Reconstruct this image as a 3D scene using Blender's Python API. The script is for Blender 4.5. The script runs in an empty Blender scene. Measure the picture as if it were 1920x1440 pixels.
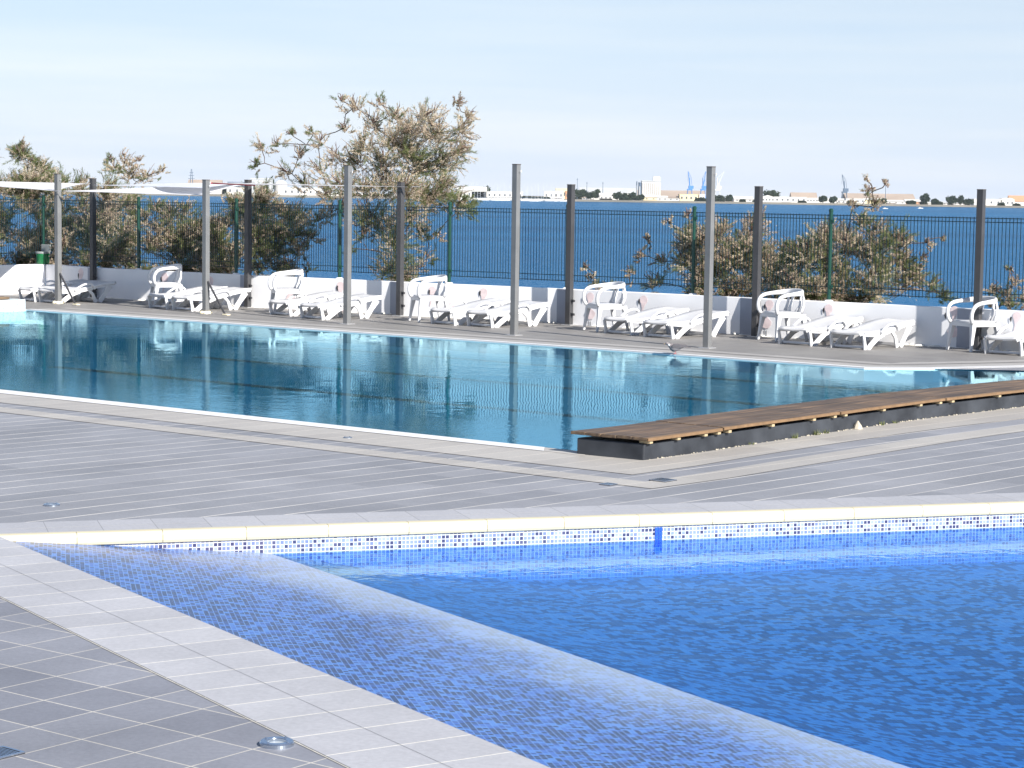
import bpy, bmesh, math, random
import numpy as np
from mathutils import Vector, Matrix
R = math.radians
# ------------------------------------------------------------------ camera, world, sun, exposure
scn = bpy.context.scene
COL = scn.collection
F, H, CX, CY, ROLL = 4000.0, 2.1, 960.0, 720.0, math.atan(.0145)
PITCH = math.atan((CY-366.)*math.cos(ROLL)/F)
cr, sr, cp, sp = math.cos(ROLL), math.sin(ROLL), math.cos(PITCH), math.sin(PITCH)
cam_d = bpy.data.cameras.new('camera'); cam = bpy.data.objects.new('camera', cam_d); COL.objects.link(cam)
cam_d.sensor_width = 36; cam_d.lens = 75; cam_d.clip_start = .1; cam_d.clip_end = 40000
ax, ay, az = Vector((cr, sr*sp, sr*cp)), Vector((-sr, cr*sp, cr*cp)), -Vector((0, cp, -sp))
m = Matrix((ax, ay, az)).transposed().to_4x4(); m.translation = (0, 0, H); cam.matrix_world = m
scn.camera = cam
SUN_AZ, SUN_EL = math.atan2(.61, -.79), R(32)          # azimuth measured from +Y clockwise
sd = Vector((math.sin(SUN_AZ)*math.cos(SUN_EL), math.cos(SUN_AZ)*math.cos(SUN_EL), math.sin(SUN_EL)))
sun_d = bpy.data.lights.new('sun', 'SUN'); sun_d.energy = 5.0; sun_d.angle = R(.5); sun_d.color = (1, .955, .88)
sun = bpy.data.objects.new('sun', sun_d); COL.objects.link(sun)
sun.rotation_euler = (-sd).to_track_quat('-Z', 'Y').to_euler(); sun.location = (10, -10, 20)
w = bpy.data.worlds.new('World'); scn.world = w; w.use_nodes = True
wt = w.node_tree; bg = wt.nodes['Background']
sky = wt.nodes.new('ShaderNodeTexSky'); sky.sky_type = 'NISHITA'; sky.sun_disc = False
sky.sun_elevation = SUN_EL; sky.sun_rotation = SUN_AZ
sky.air_density = 1.0; sky.dust_density = 0.; sky.ozone_density = 4.; sky.altitude = 300
# thin cirrus veil: a procedural cloud cover mixed into the sky by direction
tc = wt.nodes.new('ShaderNodeTexCoord'); mp = wt.nodes.new('ShaderNodeMapping'); mp.inputs['Scale'].default_value = (1.5, 1.5, 24)
mp.inputs['Rotation'].default_value = (0, R(3), 0)
nz = wt.nodes.new('ShaderNodeTexNoise'); nz.inputs['Scale'].default_value = 2.0; nz.inputs['Detail'].default_value = 7; nz.inputs['Roughness'].default_value = .55
rp = wt.nodes.new('ShaderNodeValToRGB'); rp.color_ramp.elements[0].position = .40; rp.color_ramp.elements[1].position = .72
rp.color_ramp.elements[0].color = (6.7, 7.55, 9.2, 1); rp.color_ramp.elements[1].color = (8.2, 8.5, 9.3, 1)
# the veil thins out towards the zenith
sx = wt.nodes.new('ShaderNodeSeparateXYZ'); hz = wt.nodes.new('ShaderNodeMapRange')
hz.inputs['From Min'].default_value = 0.; hz.inputs['From Max'].default_value = .2; hz.inputs['To Min'].default_value = .93; hz.inputs['To Max'].default_value = .12
mx = wt.nodes.new('ShaderNodeMix'); mx.data_type = 'RGBA'
L = wt.links.new
L(tc.outputs['Generated'], sx.inputs[0]); L(sx.outputs['Z'], hz.inputs['Value'])
L(tc.outputs['Generated'], mp.inputs['Vector']); L(mp.outputs[0], nz.inputs['Vector']); L(nz.outputs['Fac'], rp.inputs[0])
L(hz.outputs[0], mx.inputs[0]); L(sky.outputs[0], mx.inputs[6]); L(rp.outputs[0], mx.inputs[7]); L(mx.outputs[2], bg.inputs['Color'])
bg.inputs['Strength'].default_value = .06
scn.view_settings.view_transform = 'Standard'; scn.view_settings.look = 'None'
scn.view_settings.exposure = .92; scn.view_settings.gamma = 1
scn.render.engine = 'CYCLES'
scn.cycles.max_bounces = 6; scn.cycles.transparent_max_bounces = 12

random.seed(7); rng = np.random.default_rng(11)
# ------------------------------------------------------------------ surveying: photo pixel -> real place
def ray(x, y):
    u, v = (x-CX)/F, -(y-CY)/F
    a, b = u*cr-v*sr, u*sr+v*cr
    return Vector((a, cp+b*sp, -sp+b*cp))
def G(x, y, z=0.):                       # point of the plane z seen at a pixel
    r = ray(x, y); t = (z-H)/r.z
    return Vector((0, 0, H))+r*t
def AT(x, y, D):                         # point at ground distance D (along +Y) seen at a pixel
    r = ray(x, y); return Vector((0, 0, H))+r*(D/r.y)

# ------------------------------------------------------------------ materials
MATS = {}
def newmat(name):
    mt = bpy.data.materials.new(name); mt.use_nodes = True
    nt = mt.node_tree; return mt, nt, nt.nodes['Principled BSDF']
def N(nt, t, **kw):
    n = nt.nodes.new('ShaderNode'+t)
    for k, v in kw.items(): setattr(n, k, v)
    return n
def ramp(nt, stops, interp='LINEAR'):
    n = N(nt, 'ValToRGB'); e = n.color_ramp.elements; n.color_ramp.interpolation = interp
    while len(e) < len(stops): e.new(.5)
    for i, (p, c) in enumerate(stops):
        e[i].position = p; e[i].color = (*c, 1) if len(c) == 3 else c
    return n
def plain(name, col, rough=.6, var=.12, scale=3., bump=0., metal=0., spec=.5, coord='Object', detail=5):
    if name in MATS: return MATS[name]
    mt, nt, p = newmat(name); l = nt.links.new
    tcn = N(nt, 'TexCoord'); n = N(nt, 'TexNoise'); n.inputs['Scale'].default_value = scale; n.inputs['Detail'].default_value = detail
    l(tcn.outputs[coord], n.inputs['Vector'])
    c0 = tuple(max(0, c*(1-var)) for c in col); c1 = tuple(min(1, c*(1+var)) for c in col)
    r = ramp(nt, [(.3, c0), (.7, c1)]); l(n.outputs['Fac'], r.inputs[0]); l(r.outputs[0], p.inputs['Base Color'])
    p.inputs['Roughness'].default_value = rough; p.inputs['Metallic'].default_value = metal; p.inputs['Specular IOR Level'].default_value = spec
    if bump:
        b = N(nt, 'Bump'); b.inputs['Strength'].default_value = bump; b.inputs['Distance'].default_value = .01
        l(n.outputs['Fac'], b.inputs['Height']); l(b.outputs[0], p.inputs['Normal'])
    MATS[name] = mt; return mt
def tiles(name, ang, bw, bh, c1, c2, grout, gs=.006, off=(0, 0), rough=.55, stagger=0., stain=.1, rows=None, norow=False):
    mt, nt, p = newmat(name); l = nt.links.new
    tcn = N(nt, 'TexCoord'); mp_ = N(nt, 'Mapping'); mp_.vector_type = 'POINT'
    mp_.inputs['Rotation'].default_value = (0, 0, -R(ang)); mp_.inputs['Location'].default_value = (off[0], off[1], 0)
    l(tcn.outputs['Object'], mp_.inputs['Vector'])
    b = N(nt, 'TexBrick'); b.offset = stagger; b.squash = 1
    b.inputs['Scale'].default_value = 1; b.inputs['Brick Width'].default_value = bw; b.inputs['Row Height'].default_value = bh
    b.inputs['Mortar Size'].default_value = gs; b.inputs['Mortar Smooth'].default_value = .1
    b.inputs['Color1'].default_value = (*c1, 1); b.inputs['Color2'].default_value = (*c2, 1); b.inputs['Mortar'].default_value = (*grout, 1)
    l(mp_.outputs[0], b.inputs['Vector'])
    n = N(nt, 'TexNoise'); n.inputs['Scale'].default_value = .9; n.inputs['Detail'].default_value = 8; n.inputs['Roughness'].default_value = .62
    l(tcn.outputs['Object'], n.inputs['Vector'])
    r = ramp(nt, [(.3, (1-stain,)*3), (.72, (1+stain,)*3)]); l(n.outputs['Fac'], r.inputs[0])
    mxx = N(nt, 'Mix', data_type='RGBA', blend_type='MULTIPLY'); mxx.inputs[0].default_value = 1
    l(b.outputs['Color'], mxx.inputs[6]); l(r.outputs[0], mxx.inputs[7])
    n2 = N(nt, 'TexNoise'); n2.inputs['Scale'].default_value = 45; n2.inputs['Detail'].default_value = 4
    l(tcn.outputs['Object'], n2.inputs['Vector'])
    r2 = ramp(nt, [(.3, (.93, .93, .93)), (.7, (1.06, 1.06, 1.06))]); l(n2.outputs['Fac'], r2.inputs[0])
    m2 = N(nt, 'Mix', data_type='RGBA', blend_type='MULTIPLY'); m2.inputs[0].default_value = 1
    l(mxx.outputs[2], m2.inputs[6]); l(r2.outputs[0], m2.inputs[7]); l(r2.outputs[0], m2.inputs[7])
    res = m2.outputs[2]
    if rows:          # light grout standing out along the rows, worn unevenly
        sy = N(nt, 'SeparateXYZ'); l(mp_.outputs[0], sy.inputs[0])
        md = N(nt, 'Math', operation='PINGPONG'); md.inputs[1].default_value = bh/2; l(sy.outputs['Y'], md.inputs[0])
        lt = N(nt, 'MapRange'); lt.inputs['From Min'].default_value = rows[1]; lt.inputs['From Max'].default_value = rows[1]*.6; lt.inputs['To Min'].default_value = 0; lt.inputs['To Max'].default_value = 1
        l(md.outputs[0], lt.inputs['Value'])
        mq = N(nt, 'Mapping'); mq.inputs['Scale'].default_value = (1.1, 1/bh*.5, 1); l(mp_.outputs[0], mq.inputs['Vector'])
        n3 = N(nt, 'TexNoise'); n3.inputs['Scale'].default_value = 1.; n3.inputs['Detail'].default_value = 2; l(mq.outputs[0], n3.inputs['Vector'])
        r3 = ramp(nt, [(.33, (.25, .25, .25)), (.62, (1, 1, 1))]); l(n3.outputs['Fac'], r3.inputs[0])
        mu = N(nt, 'Math', operation='MULTIPLY'); l(lt.outputs[0], mu.inputs[0]); l(r3.outputs[0], mu.inputs[1])
        m4 = N(nt, 'Mix', data_type='RGBA'); l(mu.outputs[0], m4.inputs[0]); l(res, m4.inputs[6]); m4.inputs[7].default_value = (*rows[0], 1); res = m4.outputs[2]
    l(res, p.inputs['Base Color'])
    p.inputs['Roughness'].default_value = rough
    bm_ = N(nt, 'Bump'); bm_.inputs['Strength'].default_value = .3; bm_.inputs['Distance'].default_value = .003
    l(n2.outputs['Fac'], bm_.inputs['Height']); l(bm_.outputs[0], p.inputs['Normal'])
    return mt
def mosaic(name, ang, pitch, stops, grout, gs=.0022, uv=False, rough=.25, pale=None, cluster=None):
    mt, nt, p = newmat(name); l = nt.links.new
    tcn = N(nt, 'TexCoord'); mp_ = N(nt, 'Mapping'); mp_.inputs['Rotation'].default_value = (0, 0, -R(ang))
    l(tcn.outputs['UV' if uv else 'Object'], mp_.inputs['Vector'])
    b = N(nt, 'TexBrick'); b.offset = 0; b.squash = 1
    b.inputs['Scale'].default_value = 1; b.inputs['Brick Width'].default_value = pitch; b.inputs['Row Height'].default_value = pitch
    b.inputs['Mortar Size'].default_value = gs; b.inputs['Mortar Smooth'].default_value = .2
    b.inputs['Color1'].default_value = (0, 0, 0, 1); b.inputs['Color2'].default_value = (1, 1, 1, 1)
    l(mp_.outputs[0], b.inputs['Vector'])
    if uv is False:   # clustered tile choice through white noise on the tile index
        pass
    sc = N(nt, 'VectorMath', operation='SCALE'); sc.inputs['Scale'].default_value = 1/pitch
    fl = N(nt, 'VectorMath', operation='FLOOR'); wn = N(nt, 'TexWhiteNoise', noise_dimensions='2D')
    l(mp_.outputs[0], sc.inputs[0]); l(sc.outputs[0], fl.inputs[0]); l(fl.outputs[0], wn.inputs['Vector'])
    r = ramp(nt, stops, 'CONSTANT')
    if cluster:
        cn = N(nt, 'TexNoise'); cn.inputs['Scale'].default_value = cluster; cn.inputs['Detail'].default_value = 2; l(fl.outputs[0], cn.inputs['Vector'])
        c1_ = N(nt, 'MapRange'); c1_.inputs['From Min'].default_value = .28; c1_.inputs['From Max'].default_value = .72; c1_.inputs['To Min'].default_value = -.30; c1_.inputs['To Max'].default_value = .75; l(cn.outputs['Fac'], c1_.inputs['Value'])
        c2_ = N(nt, 'Math', operation='MULTIPLY_ADD'); c2_.inputs[1].default_value = .55; l(wn.outputs['Value'], c2_.inputs[0]); l(c1_.outputs[0], c2_.inputs[2]); l(c2_.outputs[0], r.inputs[0])
    else: l(wn.outputs['Value'], r.inputs[0])
    mxx = N(nt, 'Mix', data_type='RGBA'); l(b.outputs['Fac'], mxx.inputs[0]); l(r.outputs[0], mxx.inputs[6]); mxx.inputs[7].default_value = (*grout, 1)
    out = mxx.outputs[2]
    if pale:          # paler band along the waterline that follows the edge
        th, c0, c1, col, amt = pale
        mp2 = N(nt, 'Mapping'); mp2.inputs['Rotation'].default_value = (0, 0, -R(th)); l(tcn.outputs['Object'], mp2.inputs['Vector'])
        sx = N(nt, 'SeparateXYZ'); l(mp2.outputs[0], sx.inputs[0])
        nn = N(nt, 'TexNoise'); nn.inputs['Scale'].default_value = 1.6; nn.inputs['Detail'].default_value = 6; l(tcn.outputs['Object'], nn.inputs['Vector'])
        ma = N(nt, 'MapRange'); ma.inputs['From Min'].default_value = c0; ma.inputs['From Max'].default_value = c1; ma.interpolation_type = 'SMOOTHSTEP'
        ad = N(nt, 'Math', operation='MULTIPLY_ADD'); ad.inputs[1].default_value = .9; l(nn.outputs['Fac'], ad.inputs[0]); l(sx.outputs['Y'], ad.inputs[2])
        sb = N(nt, 'Math', operation='SUBTRACT'); l(ad.outputs[0], sb.inputs[0]); sb.inputs[1].default_value = .45
        l(sb.outputs[0], ma.inputs['Value'])
        mu = N(nt, 'Math', operation='MULTIPLY'); mu.inputs[1].default_value = amt; l(ma.outputs[0], mu.inputs[0])
        m3 = N(nt, 'Mix', data_type='RGBA'); l(mu.outputs[0], m3.inputs[0]); l(out, m3.inputs[6]); m3.inputs[7].default_value = (*col, 1)
        out = m3.outputs[2]
    l(out, p.inputs['Base Color']); p.inputs['Roughness'].default_value = rough
    return mt
def water(name, tint, bumps, ior=1.33, rough=.015, stretch=(1, 1, 1), rot=0., gloss=(1, 1, 1), scatter=None):
    mt, nt, p = newmat(name); l = nt.links.new; nt.nodes.remove(p); out = nt.nodes['Material Output']
    tcn = N(nt, 'TexCoord'); mp_ = N(nt, 'Mapping'); mp_.inputs['Scale'].default_value = stretch; mp_.inputs['Rotation'].default_value = (0, 0, rot)
    l(tcn.outputs['Object'], mp_.inputs['Vector'])
    prev = None
    for sc, dist, mask in bumps:
        n = N(nt, 'TexNoise'); n.inputs['Scale'].default_value = sc; n.inputs['Detail'].default_value = 3; n.inputs['Roughness'].default_value = .55
        l(mp_.outputs[0], n.inputs['Vector'])
        b = N(nt, 'Bump'); b.inputs['Strength'].default_value = 1; b.inputs['Distance'].default_value = dist
        h = n.outputs['Fac']
        if mask:
            k = N(nt, 'TexNoise'); k.inputs['Scale'].default_value = mask; k.inputs['Detail'].default_value = 1; l(mp_.outputs[0], k.inputs['Vector'])
            kr = ramp(nt, [(.4, (.12, .12, .12)), (.62, (1, 1, 1))]); l(k.outputs['Fac'], kr.inputs[0])
            mu = N(nt, 'Math', operation='MULTIPLY'); l(h, mu.inputs[0]); l(kr.outputs[0], mu.inputs[1]); h = mu.outputs[0]
        l(h, b.inputs['Height'])
        if prev: l(prev, b.inputs['Normal'])
        prev = b.outputs[0]
    fr = N(nt, 'Fresnel'); l(prev, fr.inputs['Normal'])
    gm = N(nt, 'NewGeometry'); io = N(nt, 'MapRange'); io.inputs['To Min'].default_value = ior; io.inputs['To Max'].default_value = 1/ior
    l(gm.outputs['Backfacing'], io.inputs['Value']); l(io.outputs[0], fr.inputs['IOR'])
    gl = N(nt, 'BsdfGlossy'); gl.inputs['Roughness'].default_value = rough; gl.inputs['Color'].default_value = (*gloss, 1); l(prev, gl.inputs['Normal'])
    if scatter:
        tr = N(nt, 'BsdfDiffuse'); tr.inputs['Color'].default_value = (*scatter, 1)
    else:
        tr = N(nt, 'BsdfTransparent'); tr.inputs['Color'].default_value = (*tint, 1)
    ms = N(nt, 'MixShader'); l(fr.outputs[0], ms.inputs[0]); l(tr.outputs[0], ms.inputs[1]); l(gl.outputs[0], ms.inputs[2])
    l(ms.outputs[0], out.inputs['Surface'])
    return mt

# ------------------------------------------------------------------ mesh builders
class MB:
    def __init__(s): s.v = []; s.f = []; s.uv = {}
    def quad(s, a, b, c, d, uv=None):
        i = len(s.v); s.v += [tuple(a), tuple(b), tuple(c), tuple(d)]; s.f.append((i, i+1, i+2, i+3))
        if uv: s.uv[len(s.f)-1] = uv
        return s
    def tri(s, a, b, c):
        i = len(s.v); s.v += [tuple(a), tuple(b), tuple(c)]; s.f.append((i, i+1, i+2)); return s
    def box(s, c, size, rz=0., M=None):
        hx, hy, hz = size[0]/2, size[1]/2, size[2]/2; i = len(s.v)
        ca, sa = math.cos(rz), math.sin(rz)
        for dx, dy, dz in ((-1,-1,-1),(1,-1,-1),(1,1,-1),(-1,1,-1),(-1,-1,1),(1,-1,1),(1,1,1),(-1,1,1)):
            x, y, z = dx*hx, dy*hy, dz*hz
            p = (c[0]+x*ca-y*sa, c[1]+x*sa+y*ca, c[2]+z)
            s.v.append(tuple(M @ Vector(p)) if M else p)
        s.f += [(i,i+3,i+2,i+1),(i+4,i+5,i+6,i+7),(i,i+1,i+5,i+4),(i+1,i+2,i+6,i+5),(i+2,i+3,i+7,i+6),(i+3,i,i+4,i+7)]
        return s
    def tube(s, pts, rad, n=6, cap=True):
        pts = [Vector(p) for p in pts]; rings = []
        if not hasattr(rad, '__len__'): rad = [rad]*len(pts)
        up = Vector((.3, .2, 1)).normalized()
        for k, p in enumerate(pts):
            d = (pts[min(k+1, len(pts)-1)]-pts[max(k-1, 0)])
            if d.length < 1e-9: d = Vector((0, 0, 1))
            d.normalize(); a = d.cross(up)
            if a.length < 1e-3: a = d.cross(Vector((1, 0, 0)))
            a.normalize(); b = d.cross(a); i = len(s.v)
            for j in range(n):
                t = 2*math.pi*j/n; s.v.append(tuple(p+(a*math.cos(t)+b*math.sin(t))*rad[k]))
            rings.append(i)
        for r0, r1 in zip(rings, rings[1:]):
            for j in range(n): s.f.append((r0+j, r0+(j+1) % n, r1+(j+1) % n, r1+j))
        if cap: s.f.append(tuple(range(rings[0], rings[0]+n))[::-1]); s.f.append(tuple(range(rings[-1], rings[-1]+n)))
        return s
    def prism(s, poly, z0, z1, M=None):      # poly of (x, y), extruded along z (then M)
        n = len(poly); i = len(s.v)
        for z in (z0, z1):
            for x, y in poly:
                p = Vector((x, y, z)); s.v.append(tuple(M @ p) if M else tuple(p))
        s.f.append(tuple(range(i+n-1, i-1, -1))); s.f.append(tuple(range(i+n, i+2*n)))
        for j in range(n): s.f.append((i+j, i+(j+1) % n, i+n+(j+1) % n, i+n+j))
        return s
    def ribbon(s, pts, widths, y0, y1, M=None):   # band in the x-z plane extruded in y
        n = len(pts); L_, R_ = [], []
        for k in range(n):
            a = Vector(pts[max(k-1, 0)]); b = Vector(pts[min(k+1, n-1)]); d = (b-a).normalized(); q = Vector((-d.y, d.x))
            ww = widths[k]/2 if hasattr(widths, '__len__') else widths/2
            L_.append(Vector(pts[k])+q*ww); R_.append(Vector(pts[k])-q*ww)
        i = len(s.v)
        for k in range(n):
            for y, p in ((y0, L_[k]), (y0, R_[k]), (y1, R_[k]), (y1, L_[k])):
                v_ = Vector((p.x, y, p.y)); s.v.append(tuple(M @ v_) if M else tuple(v_))
        for k in range(n-1):
            a, b = i+4*k, i+4*k+4
            for j in range(4): s.f.append((a+j, a+(j+1) % 4, b+(j+1) % 4, b+j))
        s.f.append((i+3, i+2, i+1, i)); e = i+4*(n-1); s.f.append((e, e+1, e+2, e+3)); return s
    def lathe(s, prof, n=20, c=(0, 0, 0), sx=1., sy=1.):
        i = len(s.v)
        for r, z in prof:
            for j in range(n):
                t = 2*math.pi*j/n; s.v.append((c[0]+r*sx*math.cos(t), c[1]+r*sy*math.sin(t), c[2]+z))
        for k in range(len(prof)-1):
            for j in range(n): s.f.append((i+k*n+j, i+k*n+(j+1) % n, i+(k+1)*n+(j+1) % n, i+(k+1)*n+j))
        s.f.append(tuple(range(i+n-1, i-1, -1))); e = i+(len(prof)-1)*n; s.f.append(tuple(range(e, e+n))); return s
    def mesh(s, name, mat, smooth=False, bevel=0.):
        me = bpy.data.meshes.new(name); me.from_pydata(s.v, [], s.f)
        if s.uv:
            ul = me.uv_layers.new(name='UVMap')
            for fi, uvs in s.uv.items():
                pl = me.polygons[fi]
                for li, uv in zip(pl.loop_indices, uvs): ul.data[li].uv = uv
        me.materials.append(mat)
        if smooth:
            for p in me.polygons: p.use_smooth = True
        me.update(); return me
    def build(s, name, mat, parent=None, smooth=False, bevel=0.):
        o = bpy.data.objects.new(name, s.mesh(name, mat, smooth)); COL.objects.link(o)
        if parent: o.parent = parent
        if bevel:
            b = o.modifiers.new('bevel', 'BEVEL'); b.width = bevel; b.segments = 2; b.limit_method = 'ANGLE'
        return o
def tag(o, label=None, cat=None, group=None, kind=None):
    for k, v in (('label', label), ('category', cat), ('group', group), ('kind', kind)):
        if v: o[k] = v
    return o
def empty(name, loc, rz, label, cat, group=None):
    o = bpy.data.objects.new(name, None); COL.objects.link(o); o.location = loc; o.rotation_euler = (0, 0, rz)
    o.empty_display_size = .1
    return tag(o, label, cat, group)
def copy_tree(o, loc=None, rz=None, label=None, parent=None):
    c = o.copy(); COL.objects.link(c)
    if parent: c.parent = parent
    if loc is not None: c.location = loc
    if rz is not None: c.rotation_euler = (0, 0, rz)
    if label: c['label'] = label
    for ch in o.children: copy_tree(ch, parent=c)
    return c
def poly_sheet(name, pts, z, mat, holes=(), kind='structure', zf=None):
    bm = bmesh.new(); es = []
    for loop in [pts]+list(holes):
        vs = [bm.verts.new((p[0], p[1], z)) for p in loop]
        for a, b in zip(vs, vs[1:]+vs[:1]): es.append(bm.edges.new((a, b)))
    bmesh.ops.triangle_fill(bm, use_beauty=True, use_dissolve=False, edges=es, normal=(0, 0, 1))
    bmesh.ops.recalc_face_normals(bm, faces=bm.faces)
    for f in bm.faces:
        if f.normal.z < 0: f.normal_flip()
    me = bpy.data.meshes.new(name); bm.to_mesh(me); bm.free(); me.materials.append(mat)
    o = bpy.data.objects.new(name, me); COL.objects.link(o)
    if kind: o['kind'] = kind
    return o
def offset_line(pts, d):     # shift a 2D polyline to its left by d
    out = []
    for k in range(len(pts)):
        a = Vector(pts[max(k-1, 0)][:2]); b = Vector(pts[min(k+1, len(pts)-1)][:2]); t = (b-a).normalized()
        out.append(Vector(pts[k][:2])+Vector((-t.y, t.x))*d)
    return out
def strip_sheet(name, A, B, z, mat):
    mb = MB(); u = 0
    for k in range(len(A)-1):
        mb.quad((A[k][0], A[k][1], z), (A[k+1][0], A[k+1][1], z), (B[k+1][0], B[k+1][1], z), (B[k][0], B[k][1], z))
    o = mb.build(name, mat); o['kind'] = 'structure'; return o

# ------------------------------------------------------------------ ground plan (metres, camera above the origin)
T = R(-38.5); dT = Vector((math.cos(T), math.sin(T))); nT = Vector((-math.sin(T), math.cos(T)))
def PN(along, perp): return dT*along+nT*perp
# lap pool outline
A_ = Vector((-8.46, 37.0)); Nl = A_-nT*9.75
pool1_far = [A_, Vector((-3.4, 32.97)), Vector((1.6, 29.05)), Vector((4.42, 26.72)), Vector((5.3, 26.78)), Vector((6.57, 27.3)), Vector((9.0, 28.5)), Vector((11.5, 28.6))]
bench_front = [Vector(p) for p in ((1.06, 16.93), (1.59, 17.56), (2.01, 18.10), (3.15, 19.52), (3.99, 20.52), (5.28, 21.9), (6.8, 23.35), (8.5, 24.7))]
bench_back = offset_line(bench_front, .60)
pool1 = [Nl]+[Nl+(Vector((.28, 17.71))-Nl)*.5]+[Vector((.28, 17.71)), Vector((.60, 17.45))]+[p for p in bench_back[1:]]+[Vector((11.5, 26.4))]+pool1_far[::-1]
# leisure pool outline
E0 = Vector((-3.20, 12.70)); eD = Vector((math.cos(R(-57.3)), math.sin(R(-57.3)))); eN = Vector((-eD.y, eD.x))
far2 = [Vector((-3.12, 12.73)), Vector((-1.067, 13.36)), Vector((.95, 13.97)), Vector((2.34, 14.41)), Vector((3.575, 14.80)), Vector((6.5, 15.7)), Vector((9.5, 16.62))]
E1 = far2[0]+eD*9.5
pool2 = [far2[0], E1, Vector((9.5, 5.0))]+far2[:0:-1]

DARK1, DARK2 = (.215, .22, .265), (.245, .25, .295)
m_dark_mid = tiles('grey paving tiles', 47, .84, .278, (.215, .219, .24), (.262, .264, .286), (.31, .305, .32), .003, (.1, .075), stagger=.5, stain=.16, rows=((.74, .70, .64), .0078))
m_dark_low = tiles('grey paving tiles low', 52.6, .32, .298, (.175, .18, .21), (.225, .23, .262), (.50, .47, .42), .0036, (.07, .105), stain=.17)
m_far_deck = tiles('far deck tiles', -38.5, .6, .3, (.20, .19, .185), (.23, .22, .21), (.30, .28, .25), .004, stain=.12)
m_pale = tiles('pale paving tiles', 47, .84, .278, (.355, .335, .315), (.40, .38, .355), (.42, .40, .37), .003, (.1, .075), stagger=.5, stain=.10, rows=((.68, .62, .54), .005))
m_pale_far = tiles('pale far tiles', -38.5, .6, .3, (.34, .325, .315), (.37, .355, .34), (.46, .44, .41), .004, stain=.08)
m_cop = tiles('coping tiles', -57.3, .2955, 60., (.365, .365, .39), (.42, .42, .445), (.66, .63, .57), .0042, (.135, 7.), stain=.12)
m_cop2 = tiles('coping tiles far', 16.6, .335, 60., (.36, .36, .385), (.395, .395, .42), (.20, .20, .21), .0022, (.02, 7.), stain=.08)
m_joint = plain('grey joint', (.17, .17, .18), .8, .2, 12.); m_jointl = plain('pale joint', (.60, .58, .53), .8, .2, 12.)
m_white = plain('white pool edge', (.70, .70, .71), .5, .05, 2.)

deck = poly_sheet('deck', [(-40, -12), (40, -12), (40, 46), (14.2, 24.6), (-9.5, 43.15), (-9.65, 43.2), (-40, 52)], 0., m_dark_mid, [pool1, pool2])
# triangular field of tiles at the photographer's feet, left of the leisure pool
def eP(a, p): return eD*a+eN*p
q0 = 3.648
band_in = [far2[0]-eD*1.0, E1]
low_field = [eP(-20, q0), eP(-4, q0)]
fld = [Vector(p) for p in ()]
cA = far2[0]; aA = cA.dot(eD)
poly_sheet('deck_tiles_low', [eP(aA+12, q0-.0), eP(aA-.45, q0), eP(aA-.45, q0)+Vector((-9, -2.7)), Vector((-14, -2))], .004, m_dark_low)
strip_sheet('paving_edge', [eP(aA-.35, q0), eP(aA+12, q0)], [eP(aA-.05, 4.285), eP(aA+12, 4.285)], .008, m_cop)
strip_sheet('paving_joint', [eP(aA-.2, 3.9665), eP(aA+12, 3.9665)], [eP(aA-.2, 3.9685), eP(aA+12, 3.9685)], .0095, m_joint)
strip_sheet('paving_joint', [eP(aA-.35, 3.640), eP(aA+12, 3.640)], [eP(aA-.35, 3.646), eP(aA+12, 3.646)], .0065, m_jointl)
# pale strip between the field and pool on the far side
f2o = [Vector((-9.0, 11.5))]+[Vector(p) for p in ((-3.205, 13.24), (-1.111, 13.87), (1.185, 14.55), (2.422, 14.95), (3.9, 15.40), (6.9, 16.3), (9.6, 17.15))]
f2i = [Vector((-9.0, 10.95))]+[Vector((-3.12, 12.73))]+offset_line(far2, .055)[1:]
strip_sheet('paving_border', f2i, f2o, .006, m_cop2)
fm = [a.lerp(b, .5) for a, b in zip(f2i, f2o)]; fm2 = [a.lerp(b, .508) for a, b in zip(f2i, f2o)]
strip_sheet('paving_joint', fm, fm2, .0075, m_jointl)
# pale bands round the lap pool
def LN(a, perp): return PN(a, perp)
a_l, = (-38,)
def resample(pts, n):
    pts = [Vector(p) for p in pts]; d = [0]
    for a, b in zip(pts, pts[1:]): d.append(d[-1]+(b-a).length)
    out = []
    for k in range(n):
        t = d[-1]*k/(n-1)
        for j in range(len(d)-1):
            if t <= d[j+1]+1e-9: out.append(pts[j].lerp(pts[j+1], (t-d[j])/(d[j+1]-d[j]))); break
    return out
bo = resample([(1.02, 15.29), (1.58, 15.86), (2.12, 16.52), (2.8, 17.33), (3.56, 18.24), (4.18, 18.98), (4.9, 19.72), (7.5, 22.2)], 12)
bi = resample([(1.0, 15.66), (1.3, 15.99), (2.09, 16.97), (2.9, 17.96), (3.68, 18.87), (4.87, 20.15), (7.2, 22.5)], 12)
bk = resample([(.92, 16.05), (1.34, 16.49), (2.16, 17.56), (2.99, 18.55), (3.8, 19.5), (5.01, 20.73), (6.9, 22.8)], 12)
pe = resample([p*.98+q*.02 for p, q in zip(bench_front[:8], bench_back[:8])], 12)
strip_sheet('paving_band', [LN(-24, 12.6)]+bo, [LN(-24, 12.9)]+bi, .004, m_pale)
strip_sheet('paving_band', [LN(-24, 13.2)]+bk, [LN(-24, 13.67), Vector((.27, 17.45))]+pe[1:], .004, m_pale)
strip_sheet('pool_edge', [LN(-24, 13.67), Vector((.27, 17.45))], [LN(-24, 13.975), Vector((.28, 17.71))], .008, m_white)
poly_sheet('pool_edge', [Vector((.27, 17.45)), Vector((.28, 17.71)), Vector((.60, 17.45)), Vector((.60, 17.15))], .006, m_pale)
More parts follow.
